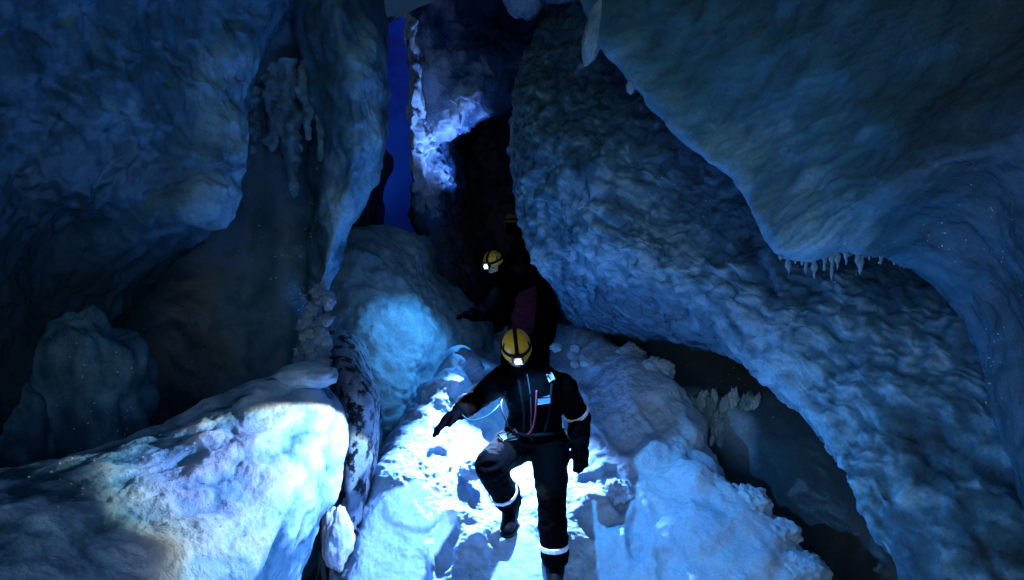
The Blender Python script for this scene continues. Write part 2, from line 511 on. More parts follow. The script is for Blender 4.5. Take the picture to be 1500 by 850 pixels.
# left wall: rounded rib beside the crack
A3 = [
    [(380, -200, 5.3, .5), (420, -200, 4.9, .5), (470, -200, 4.7, .5), (510, -200, 4.8, .5), (535, -200, 5.2, .5), (525, -200, 6.8, .4)],
    [(390, 0, 5.4, .4), (430, 0, 4.9, .5), (480, 0, 4.6, .5), (512, 0, 4.7, .55), (534, 0, 5.2, .5), (524, 0, 6.8, .4)],
    [(420, 80, 5.6, .3), (455, 80, 5.0, .4), (500, 80, 4.65, .5), (535, 80, 4.75, .6), (560, 85, 5.2, .6), (548, 85, 6.8, .4)],
    [(440, 180, 5.7, .3), (470, 180, 5.1, .4), (512, 180, 4.75, .55), (545, 180, 4.85, .65), (566, 185, 5.3, .6), (552, 185, 6.8, .4)],
    [(450, 270, 5.7, .3), (475, 270, 5.2, .5), (505, 265, 4.9, .65), (532, 262, 5.0, .75), (550, 262, 5.4, .7), (535, 262, 6.8, .4)],
    [(450, 340, 5.7, .3), (468, 340, 5.3, .5), (487, 335, 5.05, .7), (505, 332, 5.1, .8), (520, 330, 5.5, .7), (505, 330, 6.8, .4)],
    [(450, 400, 5.7, .3), (462, 400, 5.35, .5), (474, 398, 5.15, .6), (483, 396, 5.2, .7), (492, 394, 5.6, .6), (480, 394, 6.8, .4)],
    [(452, 440, 5.7, .3), (458, 442, 5.4, .4), (464, 442, 5.3, .5), (470, 442, 5.3, .6), (475, 440, 5.6, .5), (470, 440, 6.6, .4)],
]
wall('left_rib_wall', A3, M_wall, 300, 120, rel_smooth(0.12, 3.0, 13, 5, 0.5, 2.6))

# pale buttress behind the snow ramp
G = [
    [(430, 330, 7.4, .3), (490, 330, 7.0, .3), (560, 335, 7.0, .3), (605, 345, 7.2, .3), (640, 350, 8.5, .2), (660, 350, 9.5, .2)],
    [(430, 380, 6.4, .3), (490, 375, 6.1, .4), (550, 372, 6.2, .4), (600, 375, 6.5, .4), (628, 385, 7.3, .4), (650, 390, 9.0, .2)],
    [(440, 430, 6.0, .3), (495, 430, 5.8, .5), (555, 430, 5.9, .5), (605, 430, 6.2, .5), (640, 440, 7.0, .5), (690, 440, 8.8, .2)],
    [(450, 490, 5.8, .4), (500, 490, 5.6, .6), (560, 490, 5.7, .7), (615, 490, 6.0, .7), (665, 495, 6.9, .6), (730, 500, 8.6, .3)],
    [(460, 560, 5.7, .4), (510, 560, 5.45, .6), (565, 560, 5.5, .8), (620, 560, 5.9, .8), (680, 560, 6.9, .6), (740, 560, 8.4, .3)],
    [(470, 640, 5.7, .4), (530, 640, 5.4, .5), (570, 640, 5.45, .7), (615, 650, 5.9, .7), (680, 660, 6.8, .6), (740, 660, 8.2, .3)],
    [(480, 720, 5.7, .4), (540, 720, 5.5, .5), (580, 730, 5.6, .6), (630, 740, 6.0, .6), (690, 760, 6.8, .6), (740, 760, 8.0, .3)],
    [(480, 860, 5.7, .4), (540, 860, 5.6, .5), (590, 860, 5.7, .6), (640, 870, 6.1, .6), (690, 880, 6.8, .6), (740, 880, 8.0, .3)],
]
G = [[(p, q, d + 0.95 if d < 7 else min(d + 0.7, 9.2), f) for p, q, d, f in row] for row in G]
wall('buttress_wall', G, M_butt, 240, 200, rel_scallop(0.040, 6.0, 41, 0.28, (1, 1, 1.6), 0.35, 0.06))

# dirty streaked column between boulder and buttress
Fc = [
    [(470, 470, 6.2, .5), (488, 478, 6.0, .5), (505, 482, 5.9, .5), (522, 490, 6.0, .5), (540, 500, 6.4, .5)],
    [(478, 505, 5.5, .5), (492, 516, 5.15, .5), (510, 524, 5.05, .5), (528, 532, 5.2, .5), (544, 540, 5.8, .5)],
    [(482, 570, 5.1, .5), (498, 570, 4.75, .5), (522, 570, 4.65, .5), (545, 575, 4.85, .5), (558, 580, 5.6, .5)],
    [(482, 640, 5.0, .5), (500, 640, 4.65, .5), (524, 640, 4.6, .5), (546, 640, 4.8, .5), (560, 650, 5.6, .5)],
    [(480, 710, 5.0, .5), (498, 710, 4.6, .4), (520, 710, 4.55, .4), (538, 710, 4.75, .4), (552, 720, 5.5, .4)],
    [(470, 790, 4.9, .4), (490, 780, 4.6, .3), (510, 780, 4.55, .3), (528, 780, 4.7, .3), (540, 790, 5.4, .3)],
    [(460, 950, 4.8, .3), (485, 950, 4.5, .3), (510, 950, 4.5, .3), (530, 950, 4.7, .3), (545, 950, 5.2, .3)],
]
wall('dirty_column_wall', Fc, M_dirty, 180, 70, rel_scallop(0.05, 7.0, 51, 0.06, (1, 1, 0.6), 0.2))

# far end: crack with light through the ice painted deep blue, and the pale pillar beside it
wall('crack_wall', [
    [(440, -420, 15.0, .3), (560, -420, 15.2, .4), (820, -420, 15.0, .3)],
    [(440, -40, 13.4, .3), (560, -40, 13.6, .3), (820, -40, 13.4, .3)],
    [(440, 120, 12.4, .3), (560, 120, 12.6, .3), (820, 120, 12.4, .3)],
    [(440, 260, 11.2, .6), (560, 260, 11.4, .8), (820, 260, 11.2, .6)],
    [(440, 420, 10.4, .6), (560, 420, 10.6, .8), (820, 420, 10.2, .6)],
    [(440, 640, 9.8, .5), (560, 640, 10.0, .5), (820, 640, 9.8, .5)]],
    M_blue, 90, 60, rel_smooth(0.12, 1.5, 9, 4))
J = [
    [(606, -200, 11.2, .3), (588, -160, 8.8, .5), (625, -150, 8.8, .5), (680, -150, 8.8, .4), (740, -150, 8.8, .4), (820, -150, 9.0, .3)],
    [(612, 0, 11.2, .3), (598, 20, 8.7, .6), (625, 20, 8.75, .65), (675, 20, 8.75, .5), (740, 20, 8.8, .4), (820, 20, 9.0, .3)],
    [(614, 90, 11.2, .4), (602, 90, 8.55, .6), (624, 90, 8.75, .8), (655, 95, 8.7, .6), (720, 90, 8.6, .45), (810, 90, 9.0, .3)],
    [(616, 160, 11.2, .4), (605, 160, 8.45, .7), (624, 165, 8.7, .9), (668, 165, 8.6, .75), (715, 160, 8.7, .4), (800, 160, 9.2, .2)],
    [(616, 200, 11.2, .4), (606, 200, 8.4, .75), (624, 200, 8.65, .9), (648, 205, 8.9, .4), (705, 200, 9.8, .0), (800, 200, 9.4, .1)],
    [(616, 260, 11.2, .4), (606, 260, 8.4, .8), (624, 260, 8.6, .95), (650, 265, 8.75, .5), (712, 265, 9.8, .0), (800, 265, 9.4, .0)],
    [(618, 330, 11.0, .4), (606, 330, 8.8, .45), (632, 330, 8.7, .4), (665, 330, 8.9, .15), (720, 330, 9.6, .05), (800, 330, 9.4, .0)],
    [(625, 400, 10.5, .4), (620, 400, 9.2, .3), (650, 400, 8.9, .25), (690, 400, 9.1, .1), (740, 400, 9.6, .05), (800, 400, 9.6, .0)],
    [(650, 520, 10.0, .4), (660, 520, 9.2, .3), (690, 520, 9.0, .25), (720, 520, 9.2, .1), (760, 520, 9.6, .05), (830, 520, 9.6, .0)],
]
wall('far_pillar_wall', J, M_far, 240, 160, rel_scallop(0.05, 5.0, 61, 0.14, (1, 1, 0.6), 0.35, 0.17))
# rim with daylight falling on it, left of the crack
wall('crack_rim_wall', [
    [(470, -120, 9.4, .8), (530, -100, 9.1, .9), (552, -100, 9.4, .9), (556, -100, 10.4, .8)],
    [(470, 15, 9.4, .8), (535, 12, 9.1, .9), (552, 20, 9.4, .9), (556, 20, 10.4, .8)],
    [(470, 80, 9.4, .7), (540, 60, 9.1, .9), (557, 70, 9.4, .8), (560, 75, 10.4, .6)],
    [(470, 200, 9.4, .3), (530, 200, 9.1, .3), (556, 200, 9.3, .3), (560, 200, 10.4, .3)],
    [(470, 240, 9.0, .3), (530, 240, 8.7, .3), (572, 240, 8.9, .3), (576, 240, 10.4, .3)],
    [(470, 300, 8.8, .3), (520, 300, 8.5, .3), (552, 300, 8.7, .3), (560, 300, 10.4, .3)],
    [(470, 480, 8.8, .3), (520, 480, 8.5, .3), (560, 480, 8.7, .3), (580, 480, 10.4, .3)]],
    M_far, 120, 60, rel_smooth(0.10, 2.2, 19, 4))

# right inner wall: scalloped rime
K = [
    [(835, -120, 8.4, .3), (815, -120, 7.4, .4), (860, -120, 6.6, .4), (930, -120, 6.2, .4), (1010, -120, 5.9, .4), (1110, -120, 5.5, .4), (1260, -120, 5.1, .4), (1450, -120, 4.6, .4)],
    [(808, 20, 8.3, .3), (795, 20, 7.2, .35), (840, 25, 6.5, .3), (900, 30, 6.1, .3), (980, 30, 5.8, .3), (1090, 20, 5.4, .3), (1250, 20, 5.0, .3), (1450, 20, 4.5, .3)],
    [(780, 110, 8.2, .3), (762, 110, 7.0, .35), (810, 115, 6.4, .35), (880, 120, 6.0, .35), (960, 120, 5.6, .3), (1085, 120, 5.2, .3), (1250, 120, 4.8, .3), (1460, 120, 4.3, .3)],
    [(768, 200, 8.0, .3), (750, 205, 6.9, .4), (800, 215, 6.2, .45), (870, 225, 5.6, .5), (960, 235, 5.35, .35), (1095, 250, 4.9, .3), (1275, 250, 4.4, .3), (1490, 250, 3.9, .3)],
    [(775, 320, 7.8, .3), (757, 320, 6.7, .6), (812, 335, 6.05, .6), (890, 335, 5.4, .65), (985, 345, 5.15, .5), (1130, 365, 4.6, .35), (1310, 360, 4.2, .4), (1530, 400, 3.6, .3)],
    [(802, 400, 7.5, .3), (784, 390, 6.5, .7), (845, 395, 5.95, .5), (925, 395, 5.35, .65), (1045, 415, 4.8, .6), (1195, 445, 4.25, .5), (1385, 470, 3.75, .5), (1590, 560, 3.3, .2)],
    [(835, 445, 7.3, .2), (815, 430, 6.5, .4), (885, 440, 5.85, .15), (975, 450, 5.3, .25), (1080, 485, 4.65, .7), (1210, 560, 4.1, .65), (1395, 640, 3.55, .5), (1600, 800, 3.1, .1)],
    [(862, 480, 7.2, .1), (842, 464, 6.6, .25), (935, 490, 5.95, .1), (1025, 505, 5.35, .2), (1118, 555, 4.6, .7), (1205, 642, 4.05, .7), (1275, 770, 3.62, .55), (1370, 1000, 3.2, .2)],
    [(890, 480, 7.6, .1), (880, 470, 7.2, .1), (960, 490, 6.6, .1), (1050, 510, 6.1, .1), (1140, 560, 5.4, .2), (1225, 640, 4.7, .3), (1310, 760, 4.2, .3), (1420, 960, 3.8, .2)],
]
wall('right_scalloped_wall', K, M_scal, 420, 460, rel_scallop(0.042, 7.5, 71, 0.15, (0.62, 0.62, 1.4), 0.80, 0.09, 0.5))

# right: dark recess behind the snow ramp
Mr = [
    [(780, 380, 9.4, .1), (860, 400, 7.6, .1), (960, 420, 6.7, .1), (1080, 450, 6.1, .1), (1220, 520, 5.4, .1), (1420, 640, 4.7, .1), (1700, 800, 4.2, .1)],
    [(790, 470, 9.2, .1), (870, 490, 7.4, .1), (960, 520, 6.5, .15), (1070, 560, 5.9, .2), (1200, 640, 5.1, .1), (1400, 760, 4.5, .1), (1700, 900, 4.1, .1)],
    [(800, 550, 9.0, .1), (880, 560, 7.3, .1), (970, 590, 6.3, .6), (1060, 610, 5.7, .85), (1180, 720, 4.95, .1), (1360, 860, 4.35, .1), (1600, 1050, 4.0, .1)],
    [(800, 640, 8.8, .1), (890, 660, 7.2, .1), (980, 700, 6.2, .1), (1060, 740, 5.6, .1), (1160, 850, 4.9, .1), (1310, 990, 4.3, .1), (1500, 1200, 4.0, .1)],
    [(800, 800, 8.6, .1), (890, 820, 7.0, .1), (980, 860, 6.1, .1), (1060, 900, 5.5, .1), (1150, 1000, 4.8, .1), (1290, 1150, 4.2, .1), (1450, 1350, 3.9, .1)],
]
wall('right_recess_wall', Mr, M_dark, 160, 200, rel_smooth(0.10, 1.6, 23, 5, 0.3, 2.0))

# right: big smooth overhang; its frost thins rightward to paint the light falling off
edge = [(815, -160, 6.2, .4), (852, 0, 5.8, .5), (890, 82, 5.4, .6), (932, 135, 5.1, .6), (1000, 212, 4.7, .65), (1066, 264, 4.3, .65),
        (1112, 330, 3.9, .7), (1150, 376, 3.6, .75), (1245, 370, 3.45, .7), (1335, 392, 3.72, .45), (1415, 480, 3.62, .35), (1450, 600, 3.42, .3), (1508, 780, 3.16, .2), (1585, 950, 2.95, .1)]
o1 = [(930, -160, 5.5, .3), (950, -30, 5.2, .35), (985, 45, 4.9, .4), (1025, 100, 4.65, .4), (1085, 165, 4.3, .5), (1140, 210, 3.95, .55), (1180, 270, 3.6, .6), (1215, 305, 3.3, .6),
      (1285, 305, 3.15, .45), (1390, 330, 3.15, .25), (1490, 450, 3.05, .15), (1530, 585, 2.95, .1), (1590, 740, 2.8, .1), (1640, 880, 2.4, .1)]
o2 = [(1100, -200, 4.6, .2), (1120, -80, 4.4, .2), (1150, -10, 4.15, .25), (1180, 40, 3.95, .3), (1220, 90, 3.7, .35), (1270, 130, 3.45, .35), (1305, 180, 3.15, .3), (1340, 215, 2.95, .2),
      (1400, 230, 2.75, .05), (1500, 270, 2.6, .05), (1570, 400, 2.45, .05), (1620, 540, 2.35, .05), (1680, 700, 2.25, .05), (1740, 860, 2.2, .05)]
o3 = [(1400, -320, 3.5, .1), (1420, -220, 3.3, .1), (1450, -140, 3.1, .1), (1480, -60, 2.95, .1), (1520, 0, 2.75, .1), (1560, 40, 2.55, .1), (1600, 80, 2.35, .05), (1640, 110, 2.2, .05),
      (1700, 140, 2.1, .05), (1780, 200, 2.0, .05), (1850, 340, 1.9, .05), (1900, 500, 1.85, .05), (1960, 680, 1.8, .05), (2000, 860, 1.8, .05)]
o4 = [(p + 700, q - 200, max(1.1, d - 0.9), .05) for p, q, d, _ in o3]
bk = [(p + 60, q - 30, d + 1.0, .3) for p, q, d, _ in edge]
bk2 = [(p + 120, q - 50, d + 1.8, .2) for p, q, d, _ in edge]


def rel_over(P, N, fr):
    Q = P * np.array([2.6, 0.5, 0.9]) + 0.15 * np.stack([fbm(P, 2, 2, 1), fbm(P, 2, 2, 2), fbm(P, 2, 2, 3)], -1)
    st = fbm(Q, 2.6, 4, 14)
    d = 0.07 * fbm(P, 1.1, 4, 81) + 0.018 * st + 0.006 * fbm(P, 16, 3, 83)
    fr = fr + 0.22 * st + 0.12 * fbm(P, 2.5, 4, 85)
    nu_, nv_ = P.shape[:2]
    uu, vv = np.meshgrid(np.linspace(0, 1, nu_), np.linspace(0, 1, nv_), indexing='ij')
    G_ = np.stack([vv * 55 + 2.5 * np.sin(uu * 5), uu * 7, 0 * uu], -1)
    fl_ = fbm(G_, 1.0, 4, 95)
    zone = smooth(0.25, 0.6, fr)
    fr = fr + 0.30 * fl_ * zone
    d = d + 0.012 * fl_ * zone
    P = P + 0.05 * np.stack([fbm(P, 4, 4, 91), 0 * st, fbm(P, 4, 4, 92)], -1)
    return P + N * d[..., None], fr


wall('right_overhang_wall', [bk2, bk, edge, o1, o2, o3, o4], M_over, 240, 420, rel_over)

# ceiling over the passage
wall('ceiling', [
    [(150, -330, 4.0, .2), (400, -260, 4.4, .2), (600, -240, 4.8, .2), (800, -240, 5.0, .2), (1000, -280, 4.6, .2)],
    [(350, -120, 6.0, .2), (500, -110, 6.4, .2), (640, -50, 6.8, .2), (770, -40, 6.6, .2), (900, -60, 6.2, .2)],
    [(420, -60, 8.0, .2), (540, -75, 8.4, .25), (640, -20, 8.6, .2), (760, -5, 8.4, .2), (880, -10, 8.0, .2)],
    [(440, -60, 9.0, .2), (560, -75, 9.0, .3), (640, -60, 9.2, .2), (760, 10, 9.2, .2), (880, 0, 9.0, .2)]],
    M_dark, 160, 160, rel_smooth(0.12, 1.8, 29, 5))


# ------------------------------------------------------------------ blobs of ice
def blob(name, c, rad, mat, label=None, cat=None, group=None, s=0, amp=0.18, sc=1.6, frost=0.5, n=48, ax=None, spow=1.0):
    """An ice lump: unit sphere, relief, then scaled/rotated to size; object origin at its base."""
    th = np.linspace(0.0001, math.pi - 0.0001, n)
    ph = np.linspace(0, 2 * math.pi, 2 * n)
    T, Ph = np.meshgrid(th, ph, indexing='ij')
    S = np.stack([np.sin(T) * np.cos(Ph), np.sin(T) * np.sin(Ph), np.cos(T)], -1)
    S = np.sign(S) * np.abs(S) ** spow
    d = 1 + amp * fbm(S + s * 3.1, sc, 4, s) + amp * 0.5 * (0.5 - worley(S + s * 2.3, sc * 1.7, s + 3))
    P = S * d[..., None] * np.array(rad)
    if ax is not None:
        Mx = np.array(Matrix.Rotation(ax[0], 3, ax[1]))
        P = P @ Mx.T
    zmin = P[..., 2].min()
    P[..., 2] -= zmin
    me = grid_mesh(name, P, frost + 0.3 * fbm(P, 6, 3, s))
    bm = bmesh.new(); bm.from_mesh(me)
    bmesh.ops.remove_doubles(bm, verts=bm.verts, dist=1e-4)
    bmesh.ops.recalc_face_normals(bm, faces=bm.faces)
    for f in bm.faces: f.smooth = True
    bm.to_mesh(me); bm.free()
    o = link(name, me, mat)
    o.location = (c[0], c[1], c[2] + zmin)
    if label:
        tag(o, label, cat, group)
    return o


# the big lit boulder
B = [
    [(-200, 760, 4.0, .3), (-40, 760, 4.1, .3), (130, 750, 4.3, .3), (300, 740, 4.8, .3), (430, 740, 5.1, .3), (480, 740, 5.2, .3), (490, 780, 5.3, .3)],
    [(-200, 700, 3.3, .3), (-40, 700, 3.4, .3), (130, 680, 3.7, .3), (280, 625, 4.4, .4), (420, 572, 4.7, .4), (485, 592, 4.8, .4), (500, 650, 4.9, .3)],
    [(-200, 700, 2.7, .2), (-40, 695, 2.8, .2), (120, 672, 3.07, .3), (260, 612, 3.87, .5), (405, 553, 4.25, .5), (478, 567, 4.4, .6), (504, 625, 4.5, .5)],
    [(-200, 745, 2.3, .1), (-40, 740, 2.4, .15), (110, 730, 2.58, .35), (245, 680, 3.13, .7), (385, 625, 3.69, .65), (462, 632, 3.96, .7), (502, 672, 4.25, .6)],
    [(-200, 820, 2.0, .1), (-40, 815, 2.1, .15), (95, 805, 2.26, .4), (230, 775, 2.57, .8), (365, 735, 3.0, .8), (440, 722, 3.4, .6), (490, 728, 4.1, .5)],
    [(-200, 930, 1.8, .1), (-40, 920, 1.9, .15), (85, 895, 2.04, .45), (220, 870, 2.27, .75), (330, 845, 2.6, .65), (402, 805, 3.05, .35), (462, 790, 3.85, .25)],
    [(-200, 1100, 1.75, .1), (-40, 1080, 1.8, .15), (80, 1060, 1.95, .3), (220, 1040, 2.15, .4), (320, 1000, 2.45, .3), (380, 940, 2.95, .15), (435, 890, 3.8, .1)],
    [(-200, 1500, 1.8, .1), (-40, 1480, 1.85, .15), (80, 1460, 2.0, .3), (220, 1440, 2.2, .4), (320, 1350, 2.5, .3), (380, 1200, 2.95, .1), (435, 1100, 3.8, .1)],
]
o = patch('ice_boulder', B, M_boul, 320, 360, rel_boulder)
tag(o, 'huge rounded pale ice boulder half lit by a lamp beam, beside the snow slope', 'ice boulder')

blob('ice_stump', at(135, 600, 4.3), (0.33, 0.30, 0.54), M_wall, 'tall dark rounded ice stump standing behind the lit boulder', 'ice stump', s=5, amp=0.45, frost=0.55, spow=0.8, sc=1.3)
blob('ice_stump', at(25, 640, 4.1), (0.24, 0.25, 0.42), M_wall, 'low dim ice hump beside the taller ice stump', 'ice stump', s=8, amp=0.3, frost=0.45, spow=0.85, sc=1.3)
blob('ice_block', at(494, 788, 4.35), (0.095, 0.12, 0.20), M_boul, 'small pale ice block wedged between big boulder and snow slope', 'ice block', s=11, amp=0.3, frost=0.75)
blob('ice_slab', at(448, 551, 4.35), (0.19, 0.20, 0.085), M_boul, 'flat rounded ice slab lying on the back of the big boulder', 'ice slab', s=14, amp=0.2, frost=0.5)
random.seed(11)
rime_words = ['small knobbly rime lump in the cluster above the big boulder']
for k in range(46):
    t = (k + .5) / 46
    py = 420 + 125 * t
    px = 474 - 22 * t + random.uniform(-26, 20) * (0.45 + .6 * t)
    r = random.uniform(.028, .062) * (0.7 + .5 * t)
    blob('rime_lump', at(px, py, 5.16 - 0.22 * t + random.uniform(-.05, .08)), (r * 1.25, r, r * random.uniform(.7, 1.1)), M_lump, rime_words[0], 'rime lump', 'rime lumps clustered above the boulder', s=20 + k, amp=0.7, frost=random.uniform(.2, .55), n=18, ax=(random.uniform(0, 3), 'Y'))


def stalactite(name, top, length, r, mat, label, cat, group=None, s=0, ragged=0.35, frost=0.6, n=26, m=20, blunt=0.55):
    z = np.linspace(0, 1, n)
    P = np.zeros((n, m, 3))
    for i, t in enumerate(z):
        rr = r * (1 - t) ** blunt * (1 + 0.25 * math.sin(9 * t + s)) + 0.001
        for j in range(m):
            a = 2 * math.pi * j / (m - 1)
            P[i, j] = (rr * math.cos(a) + 0.12 * r * math.sin(5 * t + s), rr * 0.7 * math.sin(a), -length * t)
    d = fbm(P + s, 3.0 / max(r, .01) * 0.25, 3, s)
    P[..., :2] *= (1 + ragged * 2 * d)[..., None]
    P[:, -1] = P[:, 0]
    me = grid_mesh(name, P, np.full((n, m), frost) + 0.2 * d)
    o = link(name, me, mat)
    o.location = V(top)
    return tag(o, label, cat, group)


# fingers of frost hanging in the left recess
for k, (px, y0, y1, r, lab) in enumerate([
        (424, 90, 290, .085, 'longest ragged frost finger on the dark left wall'), (448, 90, 205, .06, 'frost finger between the longest finger and the wall rib'),
        (470, 100, 236, .075, 'ragged frost finger against the wall rib'), (396, 110, 222, .06, 'short frost finger beside the longest one'),
        (368, 130, 226, .06, 'stubby frost finger beside the frosted flake'), (410, 90, 200, .07, 'broad frost finger merging with the longest one')]):
    D = 5.18
    stalactite('frost_finger', at(px, y0, D), (y1 - y0) / F * D, r, M_wall, lab, 'frost finger', 'frost fingers in the left recess', s=k + 3, ragged=0.9, frost=0.6, n=60, m=40, blunt=0.3)

# icicles along the lower lip of the overhang
random.seed(3)
for k in range(34):
    px = 1146 + k * 5.8 + random.uniform(-2, 2)
    D = float(np.interp(px, (1150, 1245, 1335), (3.63, 3.50, 3.76)))
    y_lip = float(np.interp(px, (1150, 1245, 1335), (366, 358, 376)))
    ln = random.choice([14, 22, 30, 44]) * random.uniform(.7, 1.2)
    stalactite('icicle', at(px, y_lip + random.uniform(-14, 2), D), ln / F * D, random.uniform(.012, .034), M_wall, 'short frosty icicle along the lower lip of the smooth overhang', 'icicle', 'icicles along the overhang lip', s=k, ragged=0.75, frost=0.75, n=22, m=14, blunt=0.7)

# tongues of ice at the ceiling
blob('ice_tongue', at(872, 45, 5.55), (0.085, 0.10, 0.27), M_butt, 'pale pointed ice tongue hanging at the edge of the overhang', 'ice tongue', s=31, amp=0.2, frost=0.45, ax=(R(14), 'Y'))
blob('ice_tongue', at(924, 127, 5.15), (0.035, 0.05, 0.055), M_butt, 'tiny ice drip on the overhang edge below the larger tongue', 'ice tongue', s=33, amp=0.25, frost=0.4, n=20)
blob('ceiling_bulge', at(768, -12, 6.9), (0.22, 0.3, 0.26), M_lump, 'smooth round ice bulge hanging from the ceiling above the passage', 'ice bulge', s=35, amp=0.2, frost=0.35)
blob('ceiling_bulge', at(825, -38, 6.6), (0.34, 0.3, 0.27), M_lump, 'wide curved ice bulge joining the ceiling to the overhang', 'ice bulge', s=37, amp=0.2, frost=0.35)

# lumps of broken snow along the right edge of the ramp
for k, (px, py, D, r, lab) in enumerate([
        (925, 520, 6.35, .13, 'blocky snow clod at the top of the right snow edge'),
        (962, 545, 5.75, .15, 'rounded snow clod below the blocky one on the right edge'),
        (885, 520, 6.6, .11, 'small snow clod beside the blocky clod on the right edge'),
        (1095, 738, 4.5, .15, 'upright snow clod standing over the dark gap'),
        (1135, 785, 4.35, .15, 'broken snow clod leaning against the upright clod'),
        (1175, 838, 4.15, .15, 'lowest snow clod where the snow edge meets the gap'),
        (1062, 800, 4.4, .12, 'half buried snow clod on the slope below the upright clod'),
        (905, 720, 4.7, .10, 'small snow clod on the slope beside the hanging glove'),
        (690, 690, 5.1, .09, 'small snow clod beside the bent knee')]):
    blob('snow_clod', at(px, py, D), (r, r * .9, r * .75), M_snow, lab, 'snow clod', 'clods of broken snow', s=50 + k, amp=0.55, frost=0.5, n=36, ax=(k * .7, 'Z'), sc=1.8)


random.seed(5)
edge_pts = [(850, 500, 7.0), (905, 515, 6.5), (985, 568, 5.55), (1015, 640, 5.2), (1040, 690, 4.9), (1085, 735, 4.55), (1130, 770, 4.4), (1180, 840, 4.15), (1215, 880, 4.0)]
for k in range(34):
    t = random.uniform(0, len(edge_pts) - 1.001); i_ = int(t); f_ = t - i_
    p_ = [edge_pts[i_][q] * (1 - f_) + edge_pts[i_ + 1][q] * f_ for q in range(3)]
    r = random.uniform(.025, .075)
    blob('snow_clod', at(p_[0] - random.uniform(0, 60), p_[1] + random.uniform(2, 26), p_[2] - .03), (r * 1.2, r, r * .8), M_snow,
         'fist sized crumb of broken snow scattered along the right snow edge', 'snow clod', 'snow crumbs along the right snow edge', s=90 + k, amp=0.7, frost=0.5, n=16, ax=(random.uniform(0, 3), 'X'), sc=1.8)

# rime stuck to the dark recess wall beside the ramp
for k in range(24):
    r = random.uniform(.02, .065)
    px_, py_ = random.gauss(1062, 26), random.gauss(602, 16)
    blob('rime_lump', at(px_, py_, 5.66 - (px_ - 1062) * .003 + random.uniform(0, .06)), (r * .75, r * .4, r * 1.9), M_butt,
         'pale rime lump stuck to the dark recess wall beside the snow edge', 'rime lump', 'rime lumps on the dark recess wall', s=200 + k, amp=1.1, frost=random.uniform(.3, .8), n=22, sc=2.6, ax=(random.uniform(-.4, .4), 'Y'))

# ------------------------------------------------------------------ people
def cone_pts(bm, a, b, ra, rb, seg=18, flat=1.0, side=None):
    """Round-ended tapered limb from a to b."""
    a, b = V(a), V(b)
    d = (b - a)
    L = d.length
    z = d.normalized()
    x = (Vector(side) if side is not None else Vector((1, 0, 0.01)))
    x = (x - z * x.dot(z))
    if x.length < 1e-3:
        x = Vector((0, 1, 0)) - z * z.y
    x.normalize()
    y = z.cross(x)
    rings = []
    for k in range(5):
        t = math.pi / 2 * (1 - k / 4)
        rings.append((a - z * ra * math.sin(t), ra * math.cos(t)))
    for k in range(5):
        t = math.pi / 2 * k / 4
        rings.append((b + z * rb * math.sin(t), rb * math.cos(t)))
    vs_ = []
    for c, r in rings:
        r = max(r, 1e-4)
        vs_.append([bm.verts.new(c + x * r * math.cos(2 * math.pi * j / seg) + y * r * flat * math.sin(2 * math.pi * j / seg)) for j in range(seg)])
    for i in range(len(vs_) - 1):
        for j in range(seg):
            bm.faces.new((vs_[i][j], vs_[i][(j + 1) % seg], vs_[i + 1][(j + 1) % seg], vs_[i + 1][j]))
    bm.faces.new(list(reversed(vs_[0])))
    bm.faces.new(vs_[-1])


def ell(bm, c, r, X, Y, Z, n=16):
    c = V(c); X, Y, Z = V(X), V(Y), V(Z)
    rows = []
    for i in range(n + 1):
        t = math.pi * i / n
        rows.append([bm.verts.new(c + X * r[0] * max(math.sin(t), 1e-3) * math.cos(2 * math.pi * j / (2 * n)) + Y * r[1] * max(math.sin(t), 1e-3) * math.sin(2 * math.pi * j / (2 * n)) + Z * r[2] * math.cos(t)) for j in range(2 * n)])
    for i in range(n):
        for j in range(2 * n):
            bm.faces.new((rows[i][j], rows[i + 1][j], rows[i + 1][(j + 1) % (2 * n)], rows[i][(j + 1) % (2 * n)]))
    bm.faces.new(rows[0]); bm.faces.new(list(reversed(rows[-1])))


def remeshed(bm, voxel, smooth_it=6, name='tmp'):
    me = bpy.data.meshes.new(name)
    bmesh.ops.recalc_face_normals(bm, faces=bm.faces)
    bm.to_mesh(me); bm.free()
    o = bpy.data.objects.new('tmp', me)
    COL.objects.link(o)
    m = o.modifiers.new('r', 'REMESH'); m.mode = 'VOXEL'; m.voxel_size = voxel; m.use_smooth_shade = True
    s = o.modifiers.new('s', 'SMOOTH'); s.iterations = smooth_it; s.factor = 0.5
    dg = bpy.context.evaluated_depsgraph_get()
    out = bpy.data.meshes.new_from_object(o.evaluated_get(dg))
    bpy.data.objects.remove(o)
    bpy.data.meshes.remove(me)
    out.name = name
    return out


def get_co(me):
    c = np.zeros(len(me.vertices) * 3, np.float32); me.vertices.foreach_get('co', c)
    n = np.zeros(len(me.vertices) * 3, np.float32); me.vertices.foreach_get('normal', n)
    return c.reshape(-1, 3).astype(float), n.reshape(-1, 3).astype(float)


def set_co(me, c):
    me.vertices.foreach_set('co', c.reshape(-1).astype(np.float32)); me.update()


def shift(me, base):
    c, _ = get_co(me)
    set_co(me, c - np.array(base))


